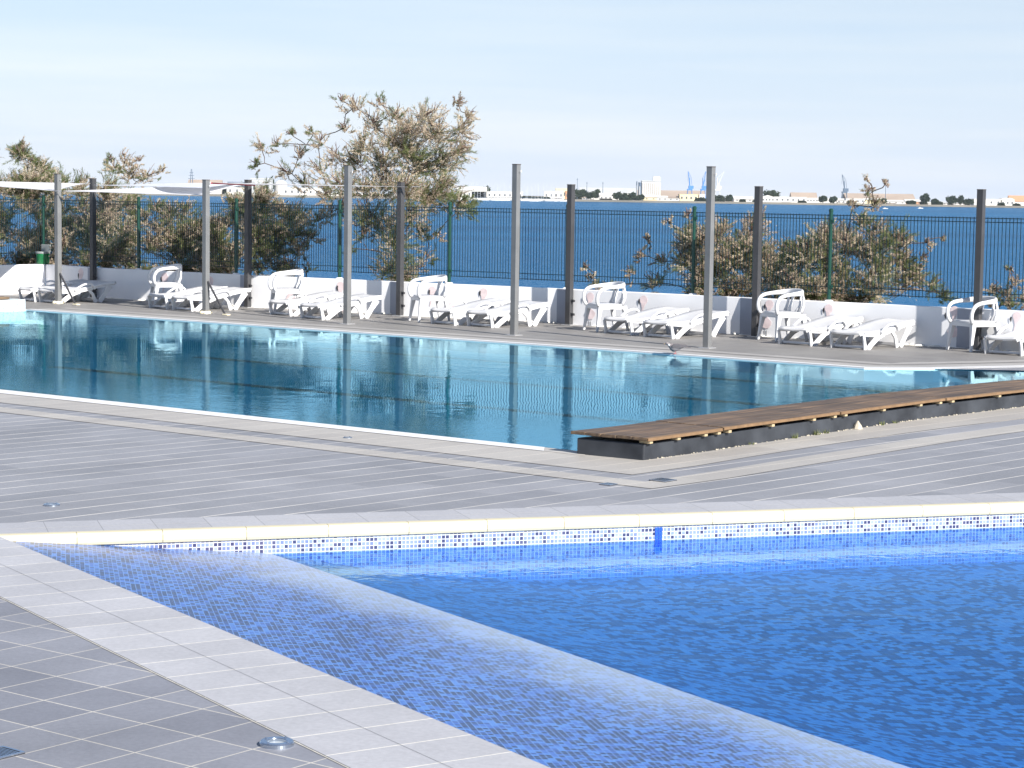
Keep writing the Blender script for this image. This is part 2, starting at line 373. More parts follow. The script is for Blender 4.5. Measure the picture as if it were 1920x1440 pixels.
# far side of the lap pool
fe = pool1_far
def offs(d): return offset_line(fe, d)
strip_sheet('pool_edge', fe, offs(.13), .008, m_white)
strip_sheet('paving_band', offs(.13), offs(.50), .006, m_pale_far)
strip_sheet('paving_band', offs(.66), offs(.92), .006, m_pale_far)
poly_sheet('deck_far', [(-40, 52), (-30, 44)]+[Vector((-9.4, 38.2))]+offs(.02)+[Vector((20, 20)), Vector((14.2, 24.6)), Vector((-9.5, 43.15))], .003, m_far_deck)

# ------------------------------------------------------------------ pool shells
def wall_strip(name, pts, z0, z1, mat, z1b=None):
    mb = MB(); u = 0
    for k in range(len(pts)-1):
        a, b = Vector(pts[k][:2]), Vector(pts[k+1][:2]); ln = (b-a).length
        mb.quad((*a, z0), (*b, z0), (*b, z1), (*a, z1), uv=[(u, z0), (u+ln, z0), (u+ln, z1), (u, z1)]); u += ln
    o = mb.build(name, mat); o['kind'] = 'structure'; return o
m_liner = plain('pool liner', (.010, .145, .245), .5, .10, 1.2)
m_lane = plain('lane line tiles', (.015, .03, .045), .5, .2, 8.)
poly_sheet('pool_floor', pool1, -.17, m_liner)
wall_strip('pool_side', pool1+[pool1[0]], -.17, -.03, m_liner)
wall_strip('pool_lip', pool1+[pool1[0]], -.03, .004, m_white)
for pp in (22.6, 20.1, 17.6, 15.1):
    strip_sheet('lane_line', [LN(-21.5, pp-.10), LN(-8.8 if pp > 20 else -8.0, pp-.10)], [LN(-21.5, pp+.10), LN(-8.8 if pp > 20 else -8.0, pp+.10)], -.166, m_lane)
m_water1 = water('lap pool water', (.60, .88, .97), [(2.0, .0040, .3), (12., .0022, .25)], gloss=(.56, .90, 1.0), rough=.0, ior=1.46)
poly_sheet('pool_water', pool1, -.010, m_water1)

TC = [(0, (.10, .24, .62)), (.42, (.045, .13, .46)), (.62, (.16, .34, .72)), (.76, (.03, .055, .19)), (.9, (.045, .06, .15))]
m_ramp = mosaic('beach mosaic', 12, .0262, [(0, (.022, .10, .42)), (.24, (.045, .17, .52)), (.42, (.010, .05, .25)), (.54, (.003, .011, .06)), (.84, (.010, .02, .085))],
                (.10, .22, .52), .0022, rough=.28, pale=(-57.3, 5.1, 5.85, (.42, .50, .58), .48), cluster=.4)
m_deep = mosaic('deep mosaic', 12, .040, [(0, (.016, .135, .40)), (.30, (.030, .175, .46)), (.52, (.001, .030, .12)), (.76, (.002, .046, .17))], (.010, .085, .28), .002, rough=.4, cluster=.5)
m_mwall = mosaic('waterline mosaic', 0, .0262, [(0, (.17, .215, .37)), (.34, (.25, .29, .42)), (.52, (.12, .155, .31)), (.68, (.032, .033, .10)), (.88, (.06, .06, .135))], (.46, .46, .49), .0030, uv=True, rough=.3)
a0 = aA-1.2
strip_sheet('pool_beach', [eP(a0+k*.5, 4.285) for k in range(28)], [eP(a0+k*.5, 4.285) for k in range(28)], -.01, m_ramp)
bpy.data.objects.remove(bpy.data.objects['pool_beach'])
mb = MB(); prof = [(4.20, -.012), (4.4, -.028), (4.9, -.072), (5.4, -.118), (5.80, -.150), (5.885, -.1598), (5.96, -.174), (6.2, -.222), (6.7, -.32), (7.6, -.40), (21, -.42)]
nu = 52
for k in range(len(prof)-1):
    for j in range(nu):
        s0, s1 = a0+j*.35, a0+(j+1)*.35
        p = [eP(s0, prof[k][0]), eP(s1, prof[k][0]), eP(s1, prof[k+1][0]), eP(s0, prof[k+1][0])]; z = [prof[k][1], prof[k][1], prof[k+1][1], prof[k+1][1]]
        mb.quad(*[(*q, zz) for q, zz in zip(p, z)])
nb = 5*nu
me_b = MB(); me_b.v = mb.v; me_b.f = mb.f[:nb]; o = me_b.build('pool_beach', m_ramp, smooth=True); o['kind'] = 'structure'
me_b = MB(); me_b.v = mb.v; me_b.f = mb.f[nb:]; o = me_b.build('pool_floor', m_deep, smooth=True); o['kind'] = 'structure'
wall_strip('pool_side', [far2[0]-Vector((.3, .09))]+far2, -.168, -.055, m_mwall)
m_under = mosaic('submerged mosaic', 0, .0262, [(0, (.03, .11, .42)), (.5, (.015, .06, .28)), (.8, (.05, .16, .5))], (.08, .20, .55), .003, uv=True, rough=.4)
wall_strip('pool_side', [far2[0]-Vector((.3, .09))]+far2, -.45, -.168, m_under)
wall_strip('pool_side', [E1, Vector((9.5, 5.0)), far2[-1]], -.45, .004, m_under)
m_water2 = water('leisure pool water', (.70, .88, 1.0), [(2.6, .0062, .5), (10., .0024, None)], gloss=(.50, .72, .86))
poly_sheet('pool_water', [eP(aA+.02, 5.0)-Vector((.0, .0)), eP(aA+10, 5.0)]+[Vector((9.5, 5.0)), far2[-1]]+[far2[4], far2[3], far2[2], far2[1]], -.160, m_water2)
# cream bullnose coping with open joints
m_cream = plain('cream coping stone', (.55, .50, .36), .55, .07, 1.4, bump=.1)
u = [0]
for a, b in zip(far2, far2[1:]): u.append(u[-1]+(b-a).length)
def far2at(s):
    for k in range(len(u)-1):
        if s <= u[k+1] or k == len(u)-2:
            f = (s-u[k])/(u[k+1]-u[k]); return far2[k].lerp(far2[k+1], f), (far2[k+1]-far2[k]).normalized()
mb = MB(); s = -.02; seg = .521
while s < u[-1]-.5:
    ln = seg
    for j in range(3):
        sA, sB = s+.0016+(ln-.0035)*j/3, s+.0016+(ln-.0035)*(j+1)/3
        (pa, ta), (pb, tb) = far2at(max(sA, 0)), far2at(sB)
        if sA < 0: pa = pa+ta*sA
        na, nb_ = Vector((-ta.y, ta.x)), Vector((-tb.y, tb.x))
        pr = [(.062, -.004), (.062, .010), (.02, .0105), (-.004, .008), (-.016, -.002), (-.020, -.016), (-.020, -.048), (-.014, -.064), (-.002, -.070), (.03, -.070)]
        i = len(mb.v)
        for (p, n_) in ((pa, na), (pb, nb_)):
            for dx, z in pr: q = p+n_*dx; mb.v.append((q.x, q.y, z))
        k = len(pr)
        for t in range(k-1): mb.f.append((i+t, i+t+1, i+k+t+1, i+k+t))
        if j == 0: mb.f.append(tuple(range(i, i+k)))
        if j == 2: mb.f.append(tuple(range(i+2*k-1, i+k-1, -1)))
    s += ln
o = mb.build('pool_coping', m_cream); o['kind'] = 'structure'
# blue depth strip: ten glazed tiles on the mosaic
mb = MB(); c2, t2 = far2at(u[2]+.01+.0); nn = Vector((t2.y, -t2.x))
for j in range(2):
    for k in range(5):
        q = c2+t2*(j*.0262)+nn*.003; z = -.075-.0262*k
        a = q; b = q+t2*.024
        mb.box(((a.x+b.x)/2, (a.y+b.y)/2, z-.012), (.024, .004, .0235), math.atan2(t2.y, t2.x))
tag(mb.build('depth_marker', plain('cobalt glazed tile', (.01, .07, .62), .15, .1, 20)), 'cobalt blue vertical strip of tiles set in the pale mosaic below the cream coping', 'tile strip')

# ------------------------------------------------------------------ sea and shore
sea_mat, nt, p = newmat('sea water'); l = nt.links.new
tcn = N(nt, 'TexCoord'); mp_ = N(nt, 'Mapping'); mp_.inputs['Scale'].default_value = (1, .5, 1); l(tcn.outputs['Object'], mp_.inputs['Vector'])
prev = None
for sc, dist in ((.5, 1.6), (1.6, .9), (6., .22)):
    n = N(nt, 'TexNoise'); n.inputs['Scale'].default_value = sc; n.inputs['Detail'].default_value = 4; l(mp_.outputs[0], n.inputs['Vector'])
    b = N(nt, 'Bump'); b.inputs['Distance'].default_value = dist; b.inputs['Strength'].default_value = .8; l(n.outputs['Fac'], b.inputs['Height'])
    if prev: l(prev, b.inputs['Normal'])
    prev = b.outputs[0]
n = N(nt, 'TexNoise'); n.inputs['Scale'].default_value = .02; n.inputs['Detail'].default_value = 6
mp2 = N(nt, 'Mapping'); mp2.inputs['Scale'].default_value = (.22, 1, 1); l(tcn.outputs['Object'], mp2.inputs['Vector']); l(mp2.outputs[0], n.inputs['Vector'])
r = ramp(nt, [(.35, (.004, .058, .145)), (.68, (.009, .105, .235))]); l(n.outputs['Fac'], r.inputs[0])
df = N(nt, 'BsdfDiffuse'); l(r.outputs[0], df.inputs['Color']); gl = N(nt, 'BsdfGlossy'); gl.inputs['Roughness'].default_value = .12; gl.inputs['Color'].default_value = (.40, .62, .86, 1)
fr = N(nt, 'Fresnel'); fr.inputs['IOR'].default_value = 1.33; ms = N(nt, 'MixShader')
for q in (gl, fr): l(prev, q.inputs['Normal'])
l(fr.outputs[0], ms.inputs[0]); l(df.outputs[0], ms.inputs[1]); l(gl.outputs[0], ms.inputs[2]); nt.nodes.remove(p); l(ms.outputs[0], nt.nodes['Material Output'].inputs['Surface'])
SEA = -2.2
mb = MB(); ys = [-60, 30, 60, 120, 300, 800, 2000, 3900]
for a, b in zip(ys, ys[1:]): mb.quad((-2600, a, SEA), (2600, a, SEA), (2600, b, SEA), (-2600, b, SEA))
mb.build('sea', sea_mat)['kind'] = 'structure'
# low ground behind the wall that the trees root in
m_bank = plain('stony shore bank', (.16, .14, .11), .9, .35, 1.5, bump=.6)
wl = [Vector((-16, 48.4)), Vector((-9.6, 43.3)), Vector((0, 35.75)), Vector((6.9, 30.35)), Vector((16, 23.2))]
bk_ = [Vector((p.x+2.6, p.y+3.3)) for p in wl]; bk2 = [Vector((p.x+4.5, p.y+5.6)) for p in wl]
mb = MB()
for A, B, za, zb in ((wl, bk_, -.35, -.8), (bk_, bk2, -.8, -2.6)):
    for k in range(len(A)-1): mb.quad((*A[k], za), (*A[k+1], za), (*B[k+1], zb), (*B[k], zb))
mb.build('shore_bank', m_bank)['kind'] = 'structure'

# ------------------------------------------------------------------ low white wall with painted flamingos
m_wall = plain('white painted concrete', (.79, .79, .81), .85, .06, 1.1, bump=.15, detail=9)
m_ret = plain('shaded return grey', (.33, .35, .41), .9, .08, 2.5)  # grey paint with the shade of the turned faces put into it
m_pink = plain('faded pink paint', (.76, .63, .63), .85, .12, 9.)
m_blk = plain('black paint', (.03, .03, .035), .7, .1, 9.)
BP = [Vector(p) for p in ((-8.12, 41.35), (-4.80, 38.72), (-1.935, 36.75), (.93, 34.83), (3.72, 32.58), (6.60, 30.28), (9.45, 28.0), (12.3, 25.75))]
jog = Vector((.16, -.36)); TH = .2; WH = .58
corner = Vector((-9.42, 42.95)); lw = corner-nT*7.
front = [lw, corner]
front += [BP[0]-dT*.06-jog*.9]
secs = [(lw, corner), (corner, BP[0]-dT*.06-jog)]
for k in range(len(BP)-1): secs.append((BP[k]-dT*.0+nT*.04, BP[k+1]-dT*.06-jog))
wall = empty('low_wall', (*BP[2], 0), 0, 'low white painted concrete wall with faded pink flamingos behind the sun loungers', 'wall')
def rel(o, root): o.parent = root; o.matrix_parent_inverse = root.matrix_world.inverted(); return o
bpy.context.view_layer.update()
WO = Vector((BP[2].x, BP[2].y, 0))
def wsec(a, b, nxt=None, h=WH):
    mb = MB(); d = (b-a).normalized(); n = Vector((-d.y, d.x))
    poly = [a, b]
    if nxt is not None: poly.append(nxt)
    poly += [(nxt if nxt is not None else b)+n*TH, a+n*TH]
    mb.prism([(p.x-WO.x, p.y-WO.y) for p in poly], -.6, h)
    return mb.build('wall_section', m_wall, wall, bevel=.008)
for i, (a, b) in enumerate(secs):
    nxt = None
    if i >= 1: k = i-1; nxt = BP[k]+nT*.04+dT*-.002
    if i == 1: nxt = BP[0]+nT*.04-dT*.002
    wsec(a, b, nxt if i >= 1 else None)
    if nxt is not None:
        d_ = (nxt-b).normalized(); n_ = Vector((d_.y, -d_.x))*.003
        MB().box(((b.x+nxt.x)/2+n_.x-WO.x, (b.y+nxt.y)/2+n_.y-WO.y, .292), ((nxt-b).length-.012, .006, .56), math.atan2(d_.y, d_.x)).build('wall_return_shade', m_ret, wall)  # thin panel added over the jog face to carry its painted shade
def on_wall(px, py):           # the section and the place on its face that a pixel shows
    r = ray(px, py)
    for i, (a, b) in enumerate(secs[1:]):
        d = b-a; den = r.x*d.y-r.y*d.x
        if abs(den) < 1e-9: continue
        t = (a.x*d.y-a.y*d.x)/den; s_ = (r.x*t-a.x)*d.x+(r.y*t-a.y)*d.y; s_ /= d.length
        if -.02 <= s_ <= d.length+.02: return i+1, s_, H+r.z*t
    return None
def decal(name, i, pts, mat, off=.003, th=.002):
    a, b = secs[i]; d = (b-a).normalized(); n = Vector((d.y, -d.x)); mb = MB()
    M = Matrix(((d.x, 0, n.x, a.x+n.x*off-WO.x), (d.y, 0, n.y, a.y+n.y*off-WO.y), (0, 1, 0, 0), (0, 0, 0, 1)))
    mb.prism(pts, 0, th, M); return mb
heads = [(152, 512, 6, 148, 517), (309, 520, 6, 303, 524), (394, 527, 0, 0, 0), (639, 537, 6, 633, 540), (811, 546, 5, 805.5, 548), (907, 549, 6, 900.5, 550),
         (1107, 557, 12, 1094, 561.5), (1207, 563, 8, 1199, 565.5), (1443, 571, 7, 1434.5, 575), (1554, 579, 9, 1545, 582), (1790, 583, 16, 1773.5, 591.5), (1907, 594, 11, 1896, 598.6)]
bodies = [(546, 560), (843, 578), (1107, 589), (1437, 606), (1788, 622), (645, 574), (398, 557)]
for (hx, hy, bd, bx_, by_) in heads:
    q = on_wall(hx, hy)
    if not q: continue
    i, s0, z0 = q; m_ = .0085*(secs[i][0].y/33)
    pts = []
    for k in range(20):
        t = 2*math.pi*k/20; rx = 7.2*m_*(1+.06*math.sin(3*t)); pts.append((s0+rx*1.15*math.cos(t), z0+8.5*m_*math.sin(t)))
    mb = decal('h', i, pts, m_pink)
    # neck tapering down towards the body
    nk = decal('n', i, [(s0+5*m_, z0-5*m_), (s0-5.5*m_, z0-4*m_), (s0-3.2*m_, z0-15*m_), (s0-5.5*m_, z0-26*m_), (s0-4*m_, z0-27*m_), (s0+.2*m_, z0-16*m_)], m_pink, .0065)
    k = len(mb.v); mb.v += nk.v; mb.f += [tuple(a+k for a in f) for f in nk.f]
    fl = mb.build('painted_flamingo', m_pink, wall)
    if bd:
        q2 = on_wall(bx_, by_)
        if q2:
            j, s1, z1 = q2
            decal('b', j, [(s1+1.6*m_, z1+4*m_), (s1-1.2*m_, z1+4.5*m_), (s1-2.2*m_, z1+1*m_), (s1-1.4*m_, z1-3*m_), (s1+.3*m_, z1-6*m_), (s1+1.1*m_, z1-2*m_)], m_blk, .010).build('painted_beak', m_blk, fl)
for (hx, hy) in bodies:
    q = on_wall(hx, hy)
    if not q: continue
    i, s0, z0 = q; m_ = .0085*(secs[i][0].y/33)
    pts = [(s0+(10.5+math.sin(2*k))*m_*math.cos(k*.3142), z0+(9.5+.8*math.cos(3*k))*m_*math.sin(k*.3142)) for k in range(20)]
    mb = decal('b', i, pts, m_pink, .0095)
    mb.build('painted_flamingo', m_pink, wall)
    if hx > 1000 and hx < 1500:
        for dx in (-4, 0):
            decal('l', i, [(s0+(dx)*m_, z0-13*m_), (s0+(dx+.8)*m_, z0-13*m_), (s0+(dx+.8)*m_, z0-28*m_), (s0+dx*m_, z0-28*m_)], m_blk, .003).build('painted_leg', m_blk, wall)
# foam and render crumbs along the foot of the wall
m_foam = plain('yellowed mortar foam', (.78, .70, .50), .8, .12, 12, bump=.5)
mb = MB()
for i, (a, b) in enumerate(secs[1:]):
    d = (b-a); n = Vector((d.y, -d.x)).normalized(); k = 0
    while k < d.length:
        ln = random.uniform(.05, .3); hh = random.uniform(.008, .026); wd = random.uniform(.02, .055)
        if random.random() < .8:
            c = a+d.normalized()*(k+ln/2)+n*wd*.4-WO.xy
            mb.lathe([(ln/2, 0), (ln/2*.8, hh*.7), (ln/3, hh)], 7, (c.x, c.y, .004), 1, .45)
        k += ln
mb.build('mortar_skirting', plain('white mortar', (.72, .70, .64), .85, .12, 10), wall)['kind'] = 'stuff'

# ------------------------------------------------------------------ green mesh fence on the wall
m_green = plain('dark green powder coat', (.005, .045, .032), .35, .1, 6.)
m_wire = plain('dark green wire', (.003, .020, .026), .5, .1, 6.)
fo = BP[3]+nT*.17; fence = empty('mesh_fence', (*fo, WH), 0, 'dark green wire mesh fence with round green posts on top of the white wall', 'fence')
FO = Vector((fo.x, fo.y, WH))
f0, f1 = BP[1]+nT*.17-jog*.4, BP[5]+nT*.17-jog*.4; fd = (f1-f0).normalized()
FL = [p+nT*.27 for p in [BP[0]-dT*1.5]+BP]
def fence_at(px):
    r = ray(px, 450)
    for a, b in zip(FL, FL[1:]):
        d = b-a; den = r.x*d.y-r.y*d.x; t = (a.x*d.y-a.y*d.x)/den; p = Vector((r.x*t, r.y*t)); f = (p-a).dot(d)/d.length_squared
        if 0 <= f <= 1: return p
    return p
fp = [fence_at(p) for p in (82, 260, 443, 637, 843, 1064, 1301, 1557, 1838)]
fp = fp+[fp[-1]+fd*2.5, fp[-1]+fd*5.]
cornf = fp[0]-fd*.15; 
lf = [fp[0]-nT*2.5, fp[0]-nT*5.0]
ZB, ZT = .71, 1.87
def panel(a, b):
    mb = MB(); d = (b-a); Ln = d.length; d.normalize(); ang = math.atan2(d.y, d.x)
    n_ = int(round((Ln-.1)/.0555))
    for k in range(n_+1):
        q = a+d*(.05+(Ln-.1)*k/n_)-FO.xy
        mb.box((q.x, q.y, (ZB+ZT)/2-FO.z), (.0085, .0065, ZT-ZB+.03), ang)
    c = (a+b)/2-FO.xy; nn = Vector((-d.y, d.x))*.0068
    for z in (ZB, ZB+.09, ZT-.055, ZT):
        mb.box((c.x+nn.x, c.y+nn.y, z-FO.z), (Ln-.06, .007, .011), ang)
    return mb.build('fence_panel', m_wire, fence)
def fpost(q):
    mb = MB(); mb.lathe([(.03, .0), (.03, 1.34), (.034, 1.345), (.034, 1.375), (.02, 1.39)], 14, (q.x-FO.x, q.y-FO.y, 0))
    o = mb.build('fence_post', m_green, fence, smooth=False)
    for pz in (.22, 1.2):
        b = MB(); b.box((q.x-FO.x+.02, q.y-FO.y-.03, pz), (.05, .03, .045), math.atan2(fd.y, fd.x)); b.build('clamp', m_green, o)
    mb = MB(); mb.lathe([(.07, 0), (.06, .012), (.04, .02)], 9, (q.x-FO.x, q.y-FO.y, .001)); mb.build('mortar_collar', m_wall, o)
for q in fp+lf: fpost(q)
for a, b in zip(fp, fp[1:]): panel(a, b)
panel(lf[0], fp[0]); panel(lf[1], lf[0])

# ------------------------------------------------------------------ posts for the shade sails
m_post = plain('grey galvanised paint', (.158, .160, .164), .5, .10, 5., metal=.1, bump=.05)
m_cap = plain('dark plastic cap', (.07, .06, .055), .6, .1, 9.)
m_zinc = plain('zinc plate', (.55, .55, .56), .4, .1, 9., metal=.6)
def post(name, q, h, label, group, w_=.092, foam=False, knobs=(), hook=True, dark=False):
    e = empty(name, (q[0], q[1], 0), T, label, 'post', group)
    mt = plain('brown grey post paint', (.050, .050, .054), .5, .12, 5., bump=.05) if dark else m_post
    MB().box((0, 0, h/2), (w_, w_, h)).build('shaft', mt, e, bevel=.004)
    MB().box((0, 0, h+.004), (w_+.004, w_+.004, .012)).build('cap', m_cap, e)
    MB().box((0, 0, .008), (w_+.09, w_+.09, .01)).build('base_plate', m_zinc, e)
    if foam:
        mb = MB()
        for k in range(7):
            a = k*.9; mb.lathe([(.042, 0), (.046, .018), (.03, .038), (.012, .045)], 8, (math.cos(a)*.07, math.sin(a)*.07, .012))
        mb.build('foam_cover', m_foam, e)
    if hook: MB().tube([(w_/2-.002, 0, h-.10), (w_/2+.03, 0, h-.10), (w_/2+.04, 0, h-.085), (w_/2+.045, 0, h-.11)], .004, 6).build('hook', m_zinc, e)
    for kz in knobs:
        mb = MB(); mb.box((w_/2+.02, -.01, kz), (.045, .03, .045)); mb.lathe([(.022, 0), (.022, .03), (.014, .036)], 12, (w_/2+.05, -.01, kz-.018))
        mb.build('hinge', m_blk, e)
    return e
gF = 'tall grey posts along the pool edge'
fps = [((-8.31, 38.95), 2.36, 'far-left grey pool-edge post with a dark diagonal brace and foam-covered base', 1),
       ((-5.25, 36.42), 2.28, 'grey pool-edge post with a dark diagonal brace, second from the left', 1),
       ((-2.66, 34.17), 2.53, 'unbraced grey pool-edge post just left of the big flowering tree trunk', 0),
       ((.02, 32.0), 2.555, 'tall grey pool-edge post in the middle, in front of open sea', 0),
       ((2.73, 29.87), 2.53, 'tall grey pool-edge post nearest the pigeon', 0)]
for q, h, lab, br in fps:
    e = post('sail_post', q, h, lab, gF, foam=bool(br))
    if br:
        b = MB(); b.tube([(.05, 0, .56), (.47, 0, .02)], .018, 8).build('brace', plain('black steel', (.035, .035, .04), .45, .1, 6), e)
        MB().box((.50, 0, .015), (.12, .08, .022)).build('brace_foot', m_foam, e, bevel=.006)
labs = ['dark grey wall post with a brown upper half, furthest left beside the litter bin', 'dark grey wall post behind the second lounger pair from the left',
        'dark grey wall post in front of the big flowering tree', 'dark grey wall post hiding a green fence post in front of open sea',
        'dark grey wall post beside the chair with flamingo legs painted below it', 'dark grey wall post behind the rightmost chair']
for k in range(8):
    if k > 5: continue
    post('wall_post', BP[k]-nT*.05+dT*.02, (2.3, 2.3, 2.29, 2.28, 2.28, 2.27)[k], labs[k], 'dark grey posts against the wall', .096, knobs=(.18, .40), hook=False, dark=True)

# shade sails: thin curved cloth stretched between the posts
def cloth(name, col):
    mt, nt, p = newmat(name); l = nt.links.new; tr = N(nt, 'BsdfTranslucent'); df = N(nt, 'BsdfDiffuse'); ms = N(nt, 'MixShader'); ms.inputs[0].default_value = .5
    tcn = N(nt, 'TexCoord'); n = N(nt, 'TexNoise'); n.inputs['Scale'].default_value = 3; l(tcn.outputs['Object'], n.inputs['Vector'])
    r = ramp(nt, [(.3, tuple(c*.94 for c in col)), (.7, col)]); l(n.outputs['Fac'], r.inputs[0])
    l(r.outputs[0], tr.inputs['Color']); l(r.outputs[0], df.inputs['Color']); l(df.outputs[0], ms.inputs[1]); l(tr.outputs[0], ms.inputs[2])
    nt.nodes.remove(p); l(ms.outputs[0], nt.nodes['Material Output'].inputs['Surface']); return mt
m_sail = cloth('white sail cloth', (.9, .9, .92))
m_sailg = cloth('pale grey sail cloth', (.86, .88, .92))
m_red = plain('red hem webbing', (.45, .05, .06), .7, .1, 8.)
def sail(corners, sag, mat, label, name='shade_sail', hem=None):
    c = [Vector(p) for p in corners]; n = 16; mb = MB(); cen = (c[0]+c[1]+c[2])/3
    e = empty(name, tuple(cen), 0, label, 'shade sail', 'white shade sails stretched between the posts'); idx = {}; P_ = []
    for i in range(n+1):
        for j in range(n+1-i):
            a, b = i/n, j/n; g = 1-a-b; p = c[0]*a+c[1]*b+c[2]*g
            inn = a*b*g*27; edge = 4*max(a*b*(1-g)**0, 0)
            pull = (a*b+b*g+a*g)*.55*(1-inn)
            p = p.lerp(cen, pull*.45); p.z -= sag*inn
            idx[i, j] = len(P_); P_.append(p)
    for s_ in (0, -.006):
        k0 = len(mb.v); mb.v += [tuple(p-cen+Vector((0, 0, s_))) for p in P_]
        for i in range(n):
            for j in range(n-i):
                f = (idx[i, j]+k0, idx[i+1, j]+k0, idx[i, j+1]+k0); mb.f.append(f if s_ else f[::-1])
                if j < n-i-1:
                    f = (idx[i+1, j]+k0, idx[i+1, j+1]+k0, idx[i, j+1]+k0); mb.f.append(f if s_ else f[::-1])
    mb.build('cloth', mat, e, smooth=True)
    for p in c:
        MB().tube([Vector(p)-cen, (Vector(p)-cen)+(Vector(p)-cen).normalized()*.14], .006, 5).build('corner_strap', m_zinc, e)
    if hem:
        pts = [P_[idx[i, 0]]-cen-Vector((0, 0, .012)) for i in range(n+1)]
        MB().tube(pts, .014, 6).build('hem', hem, e)
    return e
sail([AT(105, 358, 38.9), AT(160, 344, 41.2), AT(-150, 336, 40.5)], .05, m_sail, 'white shade sail at the far left, cut off by the photo edge')
sail([AT(183, 347, 41.1), AT(462, 342, 38.8), AT(380, 352, 36.6)], -.03, m_sailg, 'greyish shade sail in the middle, its far edge raised towards the wall')
sail([AT(116, 358, 38.8), AT(380, 366, 36.5), AT(466, 344, 38.6)], .05, m_sail, 'bright white shade sail hanging lowest between the two braced posts')
sail([AT(396, 342, 36.6), AT(772, 350, 36.5), AT(478, 346, 38.6)], .0, m_sail, 'shade sail seen edge-on with a red hem, right of the braced posts', hem=m_red)

# ------------------------------------------------------------------ litter bin on the fence
q = fence_at(95)-nT*.2
e = empty('litter_bin', (q.x, q.y, .60), T, 'small green litter bin with a grey lid hanging on the fence above the wall corner', 'litter bin')
m_bin = plain('green plastic bin', (.01, .13, .045), .3, .06, 6.)
MB().lathe([(.10, -.03), (.125, .0), (.135, .16), (.14, .21)], 22).build('body', m_bin, e, smooth=True)
MB().lathe([(.147, .195), (.147, .235), (.142, .235)], 22).build('rim', plain('grey plastic', (.25, .27, .27), .4, .05, 6), e)
MB().box((0, .08, .30), (.28, .02, .15)).build('back_panel', plain('grey plastic', (.25, .27, .27), .4, .05, 6), e, bevel=.01)
MB().lathe([(.125, .001), (.126, .03)], 22).build('band', plain('light green trim', (.14, .40, .16), .4, .05, 6), e)

# ------------------------------------------------------------------ white plastic sun loungers
m_pl = plain('white moulded plastic', (.60, .60, .615), .38, .03, 3.)
def prof_z(x):
    P = [(0, .262), (.08, .262), (.25, .252), (.5, .262), (.66, .285), (.85, .325), (1.1, .362), (1.36, .385)]
    for (a, b), (c, d) in zip(P, P[1:]):
        if x <= c: return b+(d-b)*(x-a)/(c-a)
    return P[-1][1]
def make_lounger():
    e = empty('sun_lounger', (0, 0, 0), 0, '', 'sun lounger', 'white plastic sun loungers along the wall')
    W_, LN_ = .30, 1.36; mb = MB(); xs = [LN_*k/34 for k in range(35)]; ys_ = [-1, -.92, -.6, -.2, .2, .6, .92, 1]
    dz = [-.035, 0, -.008, -.012, -.012, -.008, 0, -.035]
    def hw(x): return W_*(1-.18*max(0, 1-x/.12)**2-.06*max(0, (x-LN_+.1)/.1)**2)
    k0 = 0
    for s_ in (0, -.014):
        for i, x in enumerate(xs):
            rib = .004*(1 if (i % 2) else -1) if .62 < x < 1.28 else 0
            for y, d in zip(ys_, dz):
                end = -.03 if x < .01 else 0
                mb.v.append((x, y*hw(x)*(1 if s_ == 0 else .985), prof_z(x)+d+(rib if abs(y) < .7 else 0)+s_+end))
    m_ = len(ys_); n_ = len(xs)*m_
    for i in range(len(xs)-1):
        for j in range(m_-1):
            a = i*m_+j; f = (a, a+m_, a+m_+1, a+1); mb.f.append(f[::-1]); mb.f.append(tuple(v+n_ for v in f))
        for a in (i*m_, i*m_+m_-1): mb.f.append((a, a+m_, a+m_+n_, a+n_))
    for j in range(m_-1):
        for a in (j, (len(xs)-1)*m_+j): mb.f.append((a, a+1, a+1+n_, a+n_))
    mb.build('seat', m_pl, e, smooth=True)
    for sgn in (-1, 1):
        y0, y1 = sgn*(W_-.038), sgn*(W_-.006)
        rail = MB(); rail.ribbon([(x, prof_z(x)-.045) for x in xs[1:-1]], [.052+.012*math.sin(x*3) for x in xs[1:-1]], min(y0, y1), max(y0, y1)); rail.build('rail', m_pl, e)
        for leg in (0, 1):
            a, b = min(y0, y1)+.004, max(y0, y1)-.003; l1 = MB()
            if leg == 0:
                l1.ribbon([(.03, prof_z(0)-.05), (.055, .12), (.085, .0)], [.05, .05, .075], a, b)
                l1.ribbon([(.56, prof_z(.55)-.055), (.40, .17), (.25, .08), (.135, .0)], [.07, .085, .085, .085], a+.002, b-.002)
            else:
                l1.ribbon([(.74, prof_z(.7)-.05), (.83, .16), (.90, .0)], [.055, .05, .085], a, b)
                l1.ribbon([(1.22, prof_z(1.2)-.06), (1.10, .16), (.975, .0)], [.13, .095, .10], a+.002, b-.002)
            l1.build('leg', m_pl, e, bevel=.004)
        # arched arm beside the hip, set outside the rail
        ya, yb = sgn*(W_-.002), sgn*(W_+.034); arc = [(.42, .225), (.50, .285), (.60, .335), (.70, .355), (.78, .345), (.84, .30), (.86, .25)]
        MB().ribbon(arc, [.04, .035, .032, .034, .034, .034, .045], min(ya, yb), max(ya, yb)).build('arm', m_pl, e, bevel=.006)
    MB().box((.11, 0, .035), (.03, .5, .03)).build('crossbar', m_pl, e); MB().box((.94, 0, .05), (.03, .5, .035)).build('crossbar', m_pl, e)
    hinge = MB(); hinge.tube([(.62, -.26, .255), (.62, .26, .255)], .014, 8); hinge.build('hinge_bar', m_pl, e)
    return e
proto = make_lounger()
LT = R(43)
lw_ = Vector((math.sin(LT), -math.cos(LT)))
